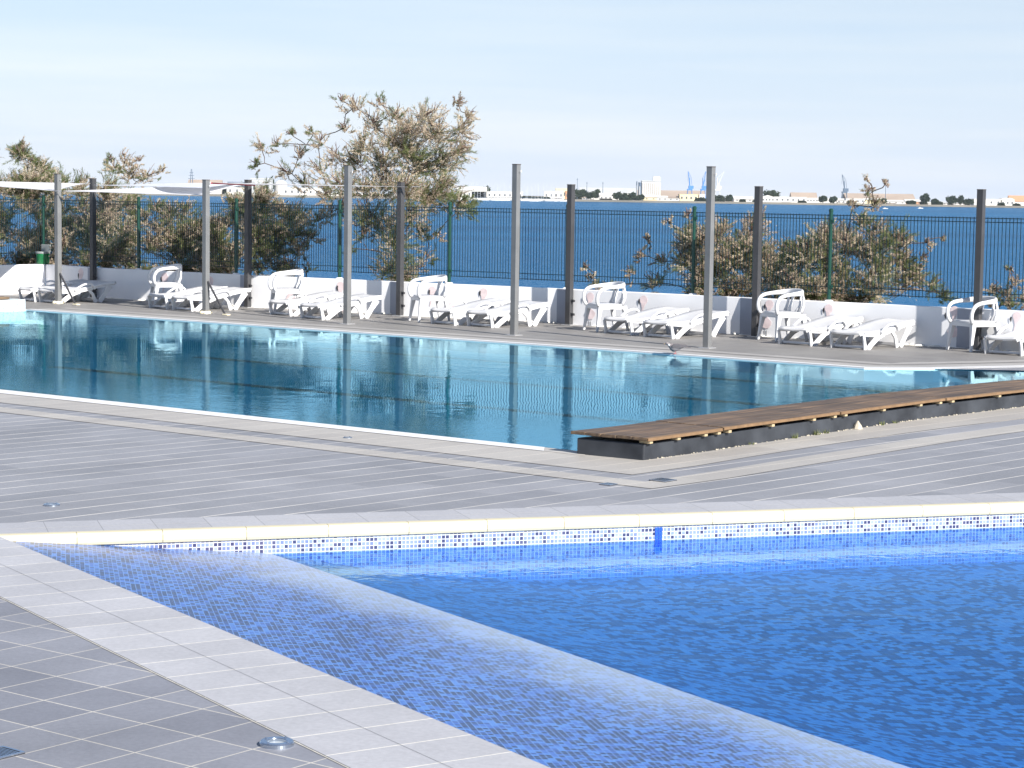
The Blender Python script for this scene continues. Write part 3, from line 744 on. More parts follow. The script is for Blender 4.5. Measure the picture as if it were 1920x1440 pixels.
spots = [((-9.2, 39.92), -2, 'sun lounger furthest left, partly hidden by the tiled starting block'), ((-8.73, 39.45), 2, 'sun lounger in front of the leftmost wall post, crossed by the first brace'),
         ((-6.48, 38.16), -1, 'sun lounger with its foot end just in front of the leftmost chair'), ((-5.97, 37.58), 1, 'sun lounger passing behind the second braced post'),
         ((-4.13, 36.54), -1, 'sun lounger in front of the chair second from the left'), ((-3.51, 35.6), 0, 'sun lounger passing behind the third pool-edge post from the left'),
         ((-1.3, 34.64), 0, 'sun lounger in front of the chair third from the left'), ((-.7, 34.15), 0, 'sun lounger crossed by the middle pool-edge post'),
         ((1.44, 32.83), 0, 'sun lounger in front of the chair third from the right'), ((2.0, 32.12), 1, 'sun lounger crossed by the pool-edge post nearest the pigeon'),
         ((3.89, 30.98), 3, 'sun lounger in front of the chair second from the right'), ((4.55, 30.35), 4, 'sun lounger with open wall to its right, second group from the right'),
         ((6.58, 29.61), 4, 'sun lounger at the right edge of the photo beside the rightmost chair')]
for k, (f1_, da, lab) in enumerate(spots):
    an = LT+R(da); wv = Vector((math.sin(an), -math.cos(an)))*.30; c = Vector(f1_)+wv-Vector((math.cos(an), math.sin(an)))*.1
    lab = 'white plastic '+lab
    if k == 0: proto.location = (c.x, c.y, .004); proto.rotation_euler = (0, 0, an); proto['label'] = lab
    else: copy_tree(proto, (c.x, c.y, .004), an, lab)

# ------------------------------------------------------------------ white plastic armchairs
def make_chair():
    e = empty('plastic_chair', (0, 0, 0), 0, '', 'chair', 'white plastic armchairs between the loungers')
    # local +x is the front; one smooth band runs up from the seat front, along the arms and round the back
    half = [(.235, .235, .40), (.268, .25, .455), (.275, .262, .53), (.255, .27, .60), (.205, .275, .652), (.13, .277, .678), (.03, .276, .692), (-.08, .268, .702), (-.17, .235, .712), (-.225, .165, .72), (-.245, .08, .724)]
    path = half+[(-.25, 0, .725)]+[(x, -y, z) for x, y, z in half[::-1]]
    cp_ = []
    for k in range(len(path)-1):
        P0, P1, P2, P3 = [Vector(path[max(0, min(len(path)-1, k+o))]) for o in (-1, 0, 1, 2)]
        for u_ in (0, .5): cp_.append(.5*((2*P1)+(-P0+P2)*u_+(2*P0-5*P1+4*P2-P3)*u_*u_+(-P0+3*P1-3*P2+P3)*u_**3))
    cp_.append(Vector(path[-1])); mb = MB(); n_ = len(cp_)
    for k, p in enumerate(cp_):
        d = (cp_[min(k+1, n_-1)]-cp_[max(k-1, 0)]).normalized(); out = Vector((p.x, p.y*1.1, 0)).normalized(); out = (out-d*out.dot(d)).normalized(); up = d.cross(out).normalized()
        f = math.sin(math.pi*k/(n_-1)); a_, b_ = .022+.006*(1-f), .029+.018*max(0, f-.75)*4
        for j_ in range(10):
            t = 2*math.pi*j_/10; mb.v.append(tuple(p+out*math.cos(t)*a_+up*math.sin(t)*b_))
    for k in range(n_-1):
        for j_ in range(10): mb.f.append((k*10+j_, k*10+(j_+1) % 10, k*10+10+(j_+1) % 10, k*10+10+j_))
    mb.f.append(tuple(range(9, -1, -1))); mb.f.append(tuple(range(n_*10-10, n_*10)))
    mb.build('arm_and_back_rail', m_pl, e, smooth=True)
    st = MB(); poly = []
    for k in range(28):
        t = 2*math.pi*k/28; poly.append((.245*abs(math.cos(t))**.5*(1 if math.cos(t) > 0 else -1), .25*abs(math.sin(t))**.5*(1 if math.sin(t) > 0 else -1)))
    st.prism(poly, .395, .43); st.build('seat', m_pl, e, bevel=.012)
    sk = MB()
    for sx_, sy_, lx, ly in ((.23, 0, .03, .40), (-.22, 0, .03, .40), (0, .235, .40, .03), (0, -.235, .40, .03)): sk.box((sx_, sy_, .375), (lx, ly, .05))
    sk.build('seat_skirt', m_pl, e)
    for sx_, sy_ in ((1, 1), (1, -1), (-1, 1), (-1, -1)):
        lg = MB(); top = Vector((sx_*.205, sy_*.215)); bot = Vector((sx_*.265, sy_*.255))
        i = len(lg.v)
        for z, w0, q in ((.40, .075, top), (.2, .05, top.lerp(bot, .5)), (.0, .034, bot)):
            for a, b in ((-1, -1), (1, -1), (1, 1), (-1, 1)): lg.v.append((q.x+a*w0/2, q.y+b*w0/2, z))
        for r_ in (0, 4):
            for j in range(4): lg.f.append((i+r_+j, i+r_+(j+1) % 4, i+r_+4+(j+1) % 4, i+r_+4+j))
        lg.f.append((i+3, i+2, i+1, i)); lg.f.append((i+8, i+9, i+10, i+11)); lg.build('leg', m_pl, e, bevel=.005)
    for sy_ in (1, -1):      # flat struts fanning from the seat up to the back rail
        a = MB(); a.tube([(-.16, sy_*.10, .41), (-.215, sy_*.125, .52), (-.24, sy_*.11, .64), (-.25, sy_*.09, .70)], [.030, .022, .020, .024], 8); a.build('back_strut', m_pl, e, smooth=True)
        a = MB(); a.tube([(-.17, sy_*.215, .41), (-.215, sy_*.222, .52), (-.225, sy_*.205, .62), (-.20, sy_*.205, .69)], [.034, .022, .019, .022], 8); a.build('back_strut', m_pl, e, smooth=True)
    return e
ch0 = make_chair()
chs = [((-6.30, 38.75), -160, 'white plastic armchair furthest left, behind the loungers of the second group'), ((-3.92, 37.0), -165, 'white plastic armchair second from the left, above a flamingo painted on the wall'),
       ((-1.38, 35.2), -160, 'white plastic armchair third from the left, right of the dark post before the big tree'), ((1.46, 33.42), -158, 'white plastic armchair third from the right, right of the open-sea wall post'),
       ((4.02, 31.75), -155, 'white plastic armchair second from the right, above two painted flamingo legs'), ((6.53, 30.15), -152, 'white plastic armchair furthest right, in front of a dark wall post')]
for k, (q, a, lab) in enumerate(chs):
    if k == 0: ch0.location = (*q, .004); ch0.rotation_euler = (0, 0, R(a)); ch0['label'] = lab
    else: copy_tree(ch0, (*q, .004), R(a), lab)

# ------------------------------------------------------------------ low platform of dark concrete with timber lids
m_dk = plain('black bitumen painted concrete', (.014, .017, .024), .5, .35, 3.2, bump=.35, detail=9)
nt = m_dk.node_tree; rr = [n for n in nt.nodes if n.type == 'VALTORGB'][0]; rr.color_ramp.elements[1].position = .82; rr.color_ramp.elements[1].color = (.055, .062, .075, 1)
def wood_mat(name, ang):
    mt, nt, p = newmat(name); l = nt.links.new
    tcn = N(nt, 'TexCoord'); mp_ = N(nt, 'Mapping'); mp_.inputs['Rotation'].default_value = (0, 0, -ang); mp_.inputs['Scale'].default_value = (1, 1, 1)
    l(tcn.outputs['Object'], mp_.inputs['Vector'])
    m2 = N(nt, 'Mapping'); m2.inputs['Scale'].default_value = (1.2, 26, 26); l(mp_.outputs[0], m2.inputs['Vector'])
    n = N(nt, 'TexNoise'); n.inputs['Scale'].default_value = 1; n.inputs['Detail'].default_value = 6; l(m2.outputs[0], n.inputs['Vector'])
    r = ramp(nt, [(.3, (.06, .042, .032)), (.5, (.125, .085, .055)), (.72, (.21, .145, .09))]); l(n.outputs['Fac'], r.inputs[0])
    n2 = N(nt, 'TexNoise'); n2.inputs['Scale'].default_value = 2.2; l(tcn.outputs['Object'], n2.inputs['Vector'])
    r2 = ramp(nt, [(.35, (.7, .7, .7)), (.7, (1.2, 1.15, 1.1))]); l(n2.outputs['Fac'], r2.inputs[0])
    mm = N(nt, 'Mix', data_type='RGBA', blend_type='MULTIPLY'); mm.inputs[0].default_value = 1; l(r.outputs[0], mm.inputs[6]); l(r2.outputs[0], mm.inputs[7])
    l(mm.outputs[2], p.inputs['Base Color']); p.inputs['Roughness'].default_value = .55
    b = N(nt, 'Bump'); b.inputs['Strength'].default_value = .4; b.inputs['Distance'].default_value = .004; l(n.outputs['Fac'], b.inputs['Height']); l(b.outputs[0], p.inputs['Normal'])
    return mt
m_wood = wood_mat('weathered brown boards', R(51))
m_edge = plain('golden board edge', (.19, .115, .06), .6, .2, 12)
m_block = plain('raw timber block', (.42, .33, .20), .7, .15, 9)
bo_ = Vector((1.06, 16.93, 0)); bench = empty('poolside_platform', tuple(bo_), 0, 'long low black concrete platform with brown timber lids at the corner of the lap pool', 'platform')
fb = bench_front; bb = bench_back
rl = lambda p, z: (p[0]-bo_.x, p[1]-bo_.y, z)
mb = MB(); B0 = Vector((.535, 17.30))
fr_ = [fb[0]]+fb[1:]; ba_ = [B0]+[p for p in bb[1:]]
# densify and rough the foot
k0 = len(mb.v); HB = .138
for a, b in zip(fr_, ba_):
    for p, z in ((a, -.02), (a, HB), (b, HB), (b, -.2)): mb.v.append(rl(p, z))
for k in range(len(fr_)-1):
    a, b = k*4, k*4+4
    for j in range(4): mb.f.append((a+j, b+j, b+(j+1) % 4, a+(j+1) % 4))
mb.f.append((0, 1, 2, 3)); e_ = (len(fr_)-1)*4; mb.f.append((e_+3, e_+2, e_+1, e_))
mb.build('plinth', m_dk, bench, bevel=.012)
us = [0]
for a, b in zip(fb, fb[1:]): us.append(us[-1]+(b-a).length)
def arc(line, s):
    for k in range(len(us)-1):
        if s <= us[k+1] or k == len(us)-2:
            f = (s-us[k])/(us[k+1]-us[k]); return line[k].lerp(line[k+1], f)
bbx = [B0]+bb[1:]
def board(s0, s1, z, twist):
    A = [arc(fb, s0+(s1-s0)*k/6) for k in range(7)]; B = [arc(bbx, s0+(s1-s0)*k/6) for k in range(7)]
    d = [(a-b).normalized() for a, b in zip(A, B)]
    A = [a+q*.045 for a, q in zip(A, d)]; B = [b-q*.05 for b, q in zip(B, d)]
    mb = MB(); nrow = 5
    for r_ in range(nrow):          # long planks side by side
        f0, f1 = r_/nrow+.004, (r_+1)/nrow-.004
        P0 = [a.lerp(b, f0) for a, b in zip(A, B)]; P1 = [a.lerp(b, f1) for a, b in zip(A, B)]
        k0 = len(mb.v)
        for k, (a, b) in enumerate(zip(P0, P1)):
            t = twist*(k/6-.5)+.0012*math.sin(r_*2.1+k)
            for p, zz in ((a, z+t), (a, z+.026+t), (b, z+.026+t), (b, z+t)): mb.v.append(rl(p, zz))
        for k in range(6):
            a, b = k0+k*4, k0+k*4+4
            for j in range(4): mb.f.append((a+j, b+j, b+(j+1) % 4, a+(j+1) % 4))
        mb.f.append((k0, k0+1, k0+2, k0+3)); e_ = k0+24; mb.f.append((e_+3, e_+2, e_+1, e_))
    mb.build('timber_lid', m_wood, bench, bevel=.005)
    mb = MB(); k0 = 0
    for k, a in enumerate(A):
        t = twist*(k/6-.5); q = a+d[k]*.0085
        for p, zz in ((a+d[k]*.001, z-.002+t), (a+d[k]*.001, z+.022+t), (q, z+.020+t), (q, z-.002+t)): mb.v.append(rl(p, zz))
    for k in range(6):
        for j in range(4): mb.f.append((k*4+j, k*4+4+j, k*4+4+(j+1) % 4, k*4+(j+1) % 4))
    mb.build('edge_batten', m_edge, bench)
    for f in (.06, .42, .78, .97):
        s = s0+(s1-s0)*f; a = arc(fb, s); b = arc(bbx, s); q = (a-b).normalized(); c = a-q*.05+q*.04
        mb = MB(); ang = math.atan2(q.y, q.x); mb.box(rl(c, HB+.012), (.10, .045, .022), ang); mb.build('spacer_block', m_block, bench)
SEGS = [(-.02, 1.04, .166, .004), (1.06, 2.98, .170, -.004), (3.00, 4.92, .167, .003), (4.94, 7.4, .168, 0), (7.42, 9.8, .167, 0)]
for sg in SEGS: board(*sg)
# crumbs and weeds at its foot
mb = MB(); ms = MB()
s = 0
while s < 8.5:
    p = arc(fb, s); q = arc(fb, s+.01); d = (q-p).normalized(); n = Vector((d.y, -d.x))
    if random.random() < .6:
        r_ = random.uniform(.004, .012); c = p+n*random.uniform(.0, .018)
        mb.lathe([(r_, 0), (r_*.8, r_*.5), (r_*.3, r_*.8)], 6, rl(c, .006))
    s += random.uniform(.015, .05)
c = arc(fb, 3.35)+Vector((.02, -.03)); mb.lathe([(.05, 0), (.036, .03), (.015, .06), (.004, .075)], 8, rl(c, .006))
mb.build('mortar_crumbs', plain('grey mortar crumbs', (.42, .38, .31), .9, .25, 20), bench)['kind'] = 'stuff'
m_weed = plain('dry grass blades', (.13, .15, .05), .7, .3, 30)
def weed(c, n_, hgt, lab):
    mb = MB()
    for k in range(n_):
        a = random.uniform(0, 6.28); r_ = random.uniform(0, .03); b = Vector((math.cos(a)*r_, math.sin(a)*r_*.6, 0)); t = b+Vector((random.uniform(-.03, .03), random.uniform(-.03, .03), random.uniform(.4, 1)*hgt))
        wv = Vector((math.cos(a), math.sin(a), 0))*.003; mb.tri(b-wv, b+wv, t)
    o = mb.build('weed_tuft', m_weed); o.location = (c.x, c.y, .006); return tag(o, lab, 'weed', 'weeds along the foot of the black platform')
for s, n_, h_, lab in ((1.55, 14, .035, 'small sparse weed tuft at the foot of the first joint in the timber lids'), (2.25, 30, .055, 'weed tuft at the platform foot under the second timber lid'), (2.62, 34, .06, 'pair of dense weeds at the platform foot left of the pale rubble lump'),
                   (2.80, 26, .05, 'short weed tuft at the platform foot closest to the left of the pale rubble lump'), (3.8, 30, .05, 'weed tuft at the platform foot just right of the pale rubble lump'), (4.05, 16, .035, 'thin weed tuft furthest right along the platform foot')):
    p = arc(fb, s); d = (arc(fb, s+.01)-p).normalized(); weed(p+Vector((d.y, -d.x))*.022, n_, h_, lab)

# ------------------------------------------------------------------ mosaic starting block at the far left end of the lap pool
m_mos2 = mosaic('pale block mosaic', 0, .03, [(0, (.52, .58, .62)), (.72, (.22, .38, .48)), (.86, (.36, .50, .56))], (.60, .62, .63), .004, uv=True, rough=.3)
e = empty('starting_block', (A_.x, A_.y, 0), 0, 'pale mosaic tiled pool-end block with a brown timber top at the far left', 'pool block')
sb = [Vector((.05, -.25)), Vector((.05, -.25))-nT*6.5]; wN = -dT*1.2
mb = MB()
a, b = sb[0], sb[1]; c, d = b+wN, a+wN; hh = .19; uo = 0
for p, q in ((a, b), (d, a), (b, c), (c, d)):
    ln = (q-p).length; mb.quad((*p, -.2), (*q, -.2), (*q, hh), (*p, hh), uv=[(uo, -.2), (uo+ln, -.2), (uo+ln, hh), (uo, hh)]); uo += ln
mb.quad((*a, hh), (*b, hh), (*c, hh), (*d, hh), uv=[(a.x, a.y), (b.x, b.y), (c.x, c.y), (d.x, d.y)])
mb.build('block', m_mos2, e)
q = -nT
mb = MB(); ang = math.atan2(q.y, q.x)
cc = (a+q*.35+(c+q*-0)) ; cpt = a+q*(.28+2.9)+wN*.5
mb.box((cpt.x, cpt.y, hh+.03), (5.8, 1.06, .045), ang); mb.build('timber_top', m_wood, e, bevel=.006)

# ------------------------------------------------------------------ drains and rings let into the paving
m_steel = plain('stainless steel', (.42, .47, .55), .18, .06, 6., metal=.9)
m_hole = plain('dark drain cavity', (.02, .02, .025), .8, .1, 6.)
def round_drain(p, r_, z, lab, hgt=.018):
    e = empty('round_drain', (p.x, p.y, z), .3, lab, 'drain', 'round steel fittings in the paving')
    MB().lathe([(r_, 0), (r_, hgt*.7), (r_*.93, hgt), (r_*.60, hgt), (r_*.57, hgt*.8), (r_*.57, .004)], 40).build('ring', m_steel, e, smooth=False)
    MB().lathe([(r_*.56, 0), (r_*.56, .005)], 30).build('lid', plain('pale lens', (.45, .48, .5), .15, .05, 6), e)
    for k in range(4): MB().lathe([(.005, 0), (.005, .004)], 8, (math.cos(k*1.57+.7)*r_*.78, math.sin(k*1.57+.7)*r_*.78, hgt)).build('screw', m_steel, e)
round_drain(G(519, 1399), .066, .004, 'round steel fitting in grey tiles at the photo bottom beside the pale border')
round_drain(G(97, 948), .055, .0, 'round steel fitting in the grey paving at the left between the two pools', .012)
round_drain(G(652, 822), .04, .004, 'small round steel fitting in the pale strip by the white edge of the lap pool', .008)
def grate(p, sz, z, ang, lab):
    e = empty('drain_grate', (p.x, p.y, z), ang, lab, 'drain grate', 'square drain grates in the paving')
    mb = MB(); MB().box((0, 0, .002), (sz, sz, .004)).build('cavity', m_hole, e)
    for k in (-1, 1): mb.box((k*(sz/2-.006), 0, .0055), (.012, sz, .006)); 
    for k in (-1, 1): mb.box((0, k*(sz/2-.006), .0055), (sz-.0245, .012, .006))
    mb.build('frame', m_steel, e)
    mb = MB(); n_ = 8
    for k in range(n_): mb.box(((k+.5)/n_*(sz-.03)-(sz-.03)/2, 0, .0052), (.006, sz-.03, .004))
    mb.build('bars', m_steel, e)
grate(G(0, 1416), .13, .004, R(52), 'square drain grate at the lower left edge of the photo')
grate(G(1243, 902), .15, .004, R(50), 'square drain grate in the pale band near the corner of the black platform')
grate(G(1141, 909), .10, .0, R(50), 'small drain grate in the grey tiles left of the pale band corner')

# ------------------------------------------------------------------ tamarisks behind the fence
def leaf_mat(name, c0, c1, c2, trans=.35, sc=2.5):
    mt, nt, p = newmat(name); l = nt.links.new; tcn = N(nt, 'TexCoord'); n = N(nt, 'TexNoise'); n.inputs['Scale'].default_value = sc; n.inputs['Detail'].default_value = 3
    l(tcn.outputs['Object'], n.inputs['Vector']); n2 = N(nt, 'TexNoise'); n2.inputs['Scale'].default_value = 40; l(tcn.outputs['Object'], n2.inputs['Vector'])
    ad = N(nt, 'Math', operation='ADD'); l(n.outputs['Fac'], ad.inputs[0]); l(n2.outputs['Fac'], ad.inputs[1]); hf = N(nt, 'Math', operation='MULTIPLY'); hf.inputs[1].default_value = .5; l(ad.outputs[0], hf.inputs[0])
    r = ramp(nt, [(.38, c0), (.5, c1), (.62, c2)]); l(hf.outputs[0], r.inputs[0]); l(r.outputs[0], p.inputs['Base Color'])
    p.inputs['Roughness'].default_value = .7; p.inputs['Specular IOR Level'].default_value = .2
    tr = N(nt, 'BsdfTranslucent'); l(r.outputs[0], tr.inputs['Color']); ms = N(nt, 'MixShader'); ms.inputs[0].default_value = trans
    l(p.outputs[0], ms.inputs[1]); l(tr.outputs[0], ms.inputs[2]); l(ms.outputs[0], nt.nodes['Material Output'].inputs['Surface'])
    return mt
m_leaf = leaf_mat('tamarisk foliage', (.10, .13, .055), (.22, .26, .11), (.36, .39, .19), .5)
m_blos = leaf_mat('tamarisk blossom', (.44, .33, .27), (.68, .57, .45), (.84, .76, .62), .45, 1.5)
m_bark = plain('tamarisk bark', (.075, .055, .045), .9, .3, 9., bump=.4)
m_twig = plain('reddish twigs', (.13, .085, .07), .85, .3, 9.)
def np_mesh(name, V, Fq, mat, parent):
    me = bpy.data.meshes.new(name); n = len(V); nf = len(Fq); k = Fq.shape[1]
    me.vertices.add(n); me.vertices.foreach_set('co', np.asarray(V, np.float32).ravel())
    me.loops.add(nf*k); me.loops.foreach_set('vertex_index', np.asarray(Fq, np.int32).ravel())
    me.polygons.add(nf); me.polygons.foreach_set('loop_start', np.arange(0, nf*k, k, dtype=np.int32)); me.polygons.foreach_set('loop_total', np.full(nf, k, np.int32))
    me.update(calc_edges=True); me.materials.append(mat)
    o = bpy.data.objects.new(name, me); COL.objects.link(o); o.parent = parent; return o
def sprays(P, D, ln, wd, rs):          # two crossed slender blades per spray
    n = len(P); D = D/np.linalg.norm(D, axis=1, keepdims=True); Rn = rs.normal(size=(n, 3)); W = np.cross(D, Rn); W /= np.linalg.norm(W, axis=1, keepdims=True)+1e-9
    W2 = np.cross(D, W); ln = np.asarray(ln).reshape(-1, 1); wd = np.asarray(wd).reshape(-1, 1); V = []
    for w_ in (W, W2):
        V.append(np.stack([P-w_*wd*.5, P+D*ln*.5-w_*wd, P+D*ln, P+D*ln*.5+w_*wd], 1))
    V = np.concatenate(V, 0).reshape(-1, 3); Fq = np.arange(len(V)).reshape(-1, 4); return V, Fq
def tamarisk(base, clumps, label, seed, D0, depth=.7, group=None, twig_len=.34, trunk_r=.09, limbs=None, bare=.25):
    """base: world root; clumps: (px, py, radius_px, blossom share, density) read as places in the crown at distance D0"""
    rs = np.random.default_rng(seed); base = np.array(base, float)
    e = empty('tamarisk_tree', tuple(base), 0, label, 'tree', group)
    tk, tw = MB(), MB(); nodes = [np.array([0, 0, .0])]; rad = [trunk_r]
    C = []
    for (px, py, rp_, bl, dn) in clumps:
        d = D0+rs.uniform(-depth, depth); q = AT(px, py, d); C.append((np.array(q)-base, rp_*d/F, bl, dn))
    # limbs: each clump is joined to the nearest lower point of the skeleton so far
    C.sort(key=lambda c: np.linalg.norm(c[0])); skel = [np.array([0, 0, 0.])]; srad = [trunk_r]
    for c, r_, bl, dn in C:
        best = min(range(len(skel)), key=lambda k: np.linalg.norm(skel[k]-c)*1.0+ .35*np.linalg.norm(skel[k])*0 + (3 if skel[k][2] > c[2]+.1 else 0))
        a = skel[best]; ra = srad[best]; L_ = np.linalg.norm(c-a); n = max(3, int(L_/.22)); pts = []; rr = []
        off = rs.normal(size=3)*.10*L_; off[2] = abs(off[2])*.4
        for k in range(n+1):
            t = k/n; p = a*(1-t)+c*t+off*math.sin(math.pi*t)+rs.normal(size=3)*.02*(0 < t < 1); pts.append(p); rr.append(max(.006, min(ra*.8, .02+.03*L_)*(1-t)+.009*t))
        tk.tube(pts, rr, 6)
        for p, q in zip(pts[1:], rr[1:]): skel.append(p); srad.append(q)
    LP, LD, BP_, BD = [], [], [], []
    for c, r_, bl, dn in C:
        sweep = c-np.array([0, 0, c[2]*.55]); sweep = sweep/(np.linalg.norm(sweep)+1e-6)+np.array([.15, 0, .2]); sweep = sweep/np.linalg.norm(sweep)
        nt_ = int(96*dn*(r_/.35)**1.6)+4
        for k in range(nt_):
            d0 = rs.normal(size=3); d0 /= np.linalg.norm(d0); st = c+d0*r_*rs.uniform(0, .85)-sweep*r_*.35
            dr = sweep*.75+d0*.55+rs.normal(size=3)*.38; dr /= np.linalg.norm(dr); L_ = r_*rs.uniform(.55, 1.25)*(.7+.3*twig_len/.34)
            n = 6; pts = [st]; v = dr.copy()
            for j in range(n): v = v+rs.normal(size=3)*.16+np.array([0, 0, -.045]); v /= np.linalg.norm(v); pts.append(pts[-1]+v*L_/n)
            pts = np.array(pts)
            if k % 2 == 0: tw.tube(pts[::2], [.006, .005, .004, .002], 3, cap=False)
            isb = rs.random() < bl; bareT = rs.random() < bare
            for j in range(n):
                cnt = rs.integers(7, 12) if not bareT else rs.integers(0, 3)
                for q in range(cnt):
                    f = rs.random(); p = pts[j]*(1-f)+pts[j+1]*f+rs.normal(size=3)*.009; dd = (pts[j+1]-pts[j])*6/L_+rs.normal(size=3)*.42
                    (BP_ if (isb and rs.random() < .85) else LP).append(p); (BD if len(BP_) > len(BD) else LD).append(dd)
        # side branches connecting into the clump
        for k in range(5):
            d0 = rs.normal(size=3); d0 /= np.linalg.norm(d0); d0 = d0*.6+sweep*.7; p1 = c+d0*r_*.95; mid = c+d0*r_*.5+rs.normal(size=3)*.04; tw.tube([c, mid, p1], [.012, .008, .003], 4, cap=False)
    tk.build('trunk', m_bark, e, smooth=True); tw.build('twigs', m_twig, e)
    if LP:
        LP, LD = np.array(LP), np.array(LD); V, Fq = sprays(LP, LD, rs.uniform(.03, .085, len(LP)), rs.uniform(.0018, .0038, len(LP)), rs); np_mesh('crown', V, Fq, m_leaf, e)
    if BP_:
        BP_, BD = np.array(BP_), np.array(BD); V, Fq = sprays(BP_, BD, rs.uniform(.018, .042, len(BP_)), rs.uniform(.0036, .0066, len(BP_)), rs); np_mesh('blossom', V, Fq, m_blos, e)
    return e
main = [(735, 500, 40, .35, 1.2), (740, 455, 34, .4, 1.), (725, 420, 38, .5, 1.), (690, 400, 34, .5, .9), (770, 400, 36, .7, 1.1), (800, 370, 34, .6, 1.2), (830, 350, 34, .5, 1.2), (860, 380, 26, .3, 1.), (880, 385, 18, .0, .8),
        (760, 350, 34, .7, 1.3), (720, 340, 34, .7, 1.2), (680, 350, 30, .6, .8), (640, 345, 30, .6, .7), (790, 310, 34, .5, 1.3), (830, 300, 34, .6, 1.1), (860, 280, 30, .8, .9), (870, 240, 26, .9, .8), (880, 215, 18, .9, .6), (858, 190, 14, .8, .5),
        (820, 250, 34, .7, 1.2), (800, 215, 30, .9, 1.), (770, 240, 34, .8, 1.2), (740, 260, 34, .8, 1.2), (770, 280, 34, .5, 1.3), (720, 300, 32, .7, 1.), (740, 215, 24, .8, .7), (712, 190, 18, .8, .5), (700, 230, 26, .9, .7), (665, 200, 22, .9, .5), (640, 188, 14, .9, .4),
        (680, 275, 28, .8, .9), (645, 240, 18, .8, .4), (660, 300, 28, .7, .8), (630, 290, 24, .8, .6), (600, 265, 20, .9, .4), (585, 245, 12, .6, .4), (600, 320, 28, .8, .5), (560, 290, 20, .7, .35), (545, 250, 12, .1, .3), (520, 270, 16, .6, .35), (490, 275, 18, .7, .5), (480, 310, 14, .2, .4),
        (535, 320, 20, .7, .35), (570, 345, 24, .7, .5), (610, 365, 26, .8, .6), (790, 430, 24, .5, .5), (800, 480, 22, .7, .45), (760, 520, 24, .6, .9), (820, 440, 16, .7, .3), (775, 505, 22, .7, .6), (680, 440, 18, .2, .3), (655, 465, 14, .1, .2)]
tamarisk((AT(738, 545, 39.0).x, 39.0, -1.0), main, 'big windswept tamarisk tree with pinkish blossom rising high above the fence', 3, 38.9, .8, 'tamarisks behind the fence', trunk_r=.12)
def scatter(x0, x1, yt, yb, n, r, bl, dn, seed, top=None):
    rs = random.Random(seed); out = []
    for k in range(n):
        x = rs.uniform(x0, x1); y0 = top(x) if top else yt; y = y0+(yb-y0)*rs.random()**.9; out.append((x, y, rs.uniform(*r), max(0, min(1, bl+rs.uniform(-.3, .3))), dn*rs.uniform(.6, 1.2)))
    return out
import builtins
def tl(pts):
    def f(x):
        for (a, b), (c, d) in zip(pts, pts[1:]):
            if x <= c: return b+(d-b)*(x-a)/(c-a)
        return pts[-1][1]
    return f
gt = 'tamarisks behind the fence'
tamarisk((AT(20, 560, 45).x, 45, -1.2), scatter(-60, 110, 0, 500, 56, (17, 28), .55, 1., 5, tl([(-60, 300), (0, 275), (40, 278), (90, 318), (120, 350)])), 'dense tamarisk at the far left behind the litter bin', 12, 45, .7, gt)
tamarisk((AT(160, 545, 43.5).x, 43.5, -1.2), scatter(100, 250, 0, 500, 54, (16, 27), .6, .95, 6, tl([(100, 325), (150, 328), (200, 345), (250, 375)])), 'tamarisk behind the first two green fence posts, blossom mixed with green', 13, 43.4, .7, gt)
tamarisk((AT(235, 545, 45).x, 45, -1.2), [(235, 300, 18, .9, .6), (215, 315, 18, .5, .6), (245, 325, 22, .9, .7), (275, 330, 20, .9, .45), (305, 320, 12, .9, .35), (205, 300, 12, .2, .4), (260, 300, 10, .9, .4), (240, 370, 26, .6, .7), (250, 410, 26, .5, .7), (245, 450, 26, .5, .7), (240, 490, 26, .4, .7)],
         'slim tamarisk poking above the left shade sails with loose reddish tips', 14, 44.8, .5, gt)
tamarisk((AT(330, 550, 42).x, 42, -1.2), scatter(260, 400, 0, 515, 44, (15, 27), .55, .95, 8, tl([(260, 390), (320, 380), (370, 395), (400, 430)])), 'tamarisk crowding the fence between the two braced posts', 15, 42, .6, gt)
tamarisk((AT(460, 560, 40.8).x, 40.8, -1.2), scatter(400, 560, 0, 515, 44, (16, 30), .55, .95, 9, tl([(400, 400), (450, 365), (500, 360), (540, 385), (565, 430)])), 'tamarisk behind the fence left of the big tree, dark inside', 16, 40.6, .6, gt)
tamarisk((AT(600, 560, 41.2).x, 41.2, -1.2), [(560, 400, 24, .6, .6), (600, 410, 24, .7, .5), (585, 440, 22, .5, .5), (560, 470, 24, .5, .6), (540, 500, 24, .5, .7), (620, 400, 20, .6, .4), (640, 385, 22, .7, .5), (575, 505, 14, .6, .3)], 'thin tamarisk filling the gap between the dark one and the big tree', 17, 41, .5, gt)
tamarisk((AT(1370, 600, 36).x, 36, -1.2), scatter(1270, 1480, 0, 560, 56, (20, 32), .65, .9, 10, tl([(1270, 470), (1300, 410), (1350, 420), (1400, 400), (1440, 410), (1480, 440)]))+[(1215, 450, 14, .9, .4), (1200, 480, 14, .9, .3), (1240, 490, 18, .7, .5), (1180, 510, 14, .8, .35), (1225, 530, 22, .5, .7), (1255, 415, 10, 1, .3), (1290, 405, 10, 1, .3), (1110, 520, 14, .9, .35), (1100, 500, 10, .9, .25), (1150, 540, 18, .6, .5), (1125, 545, 18, .6, .5)],
         'wide tamarisk bush behind the fence below the far harbour cranes', 18, 36, .6, gt)
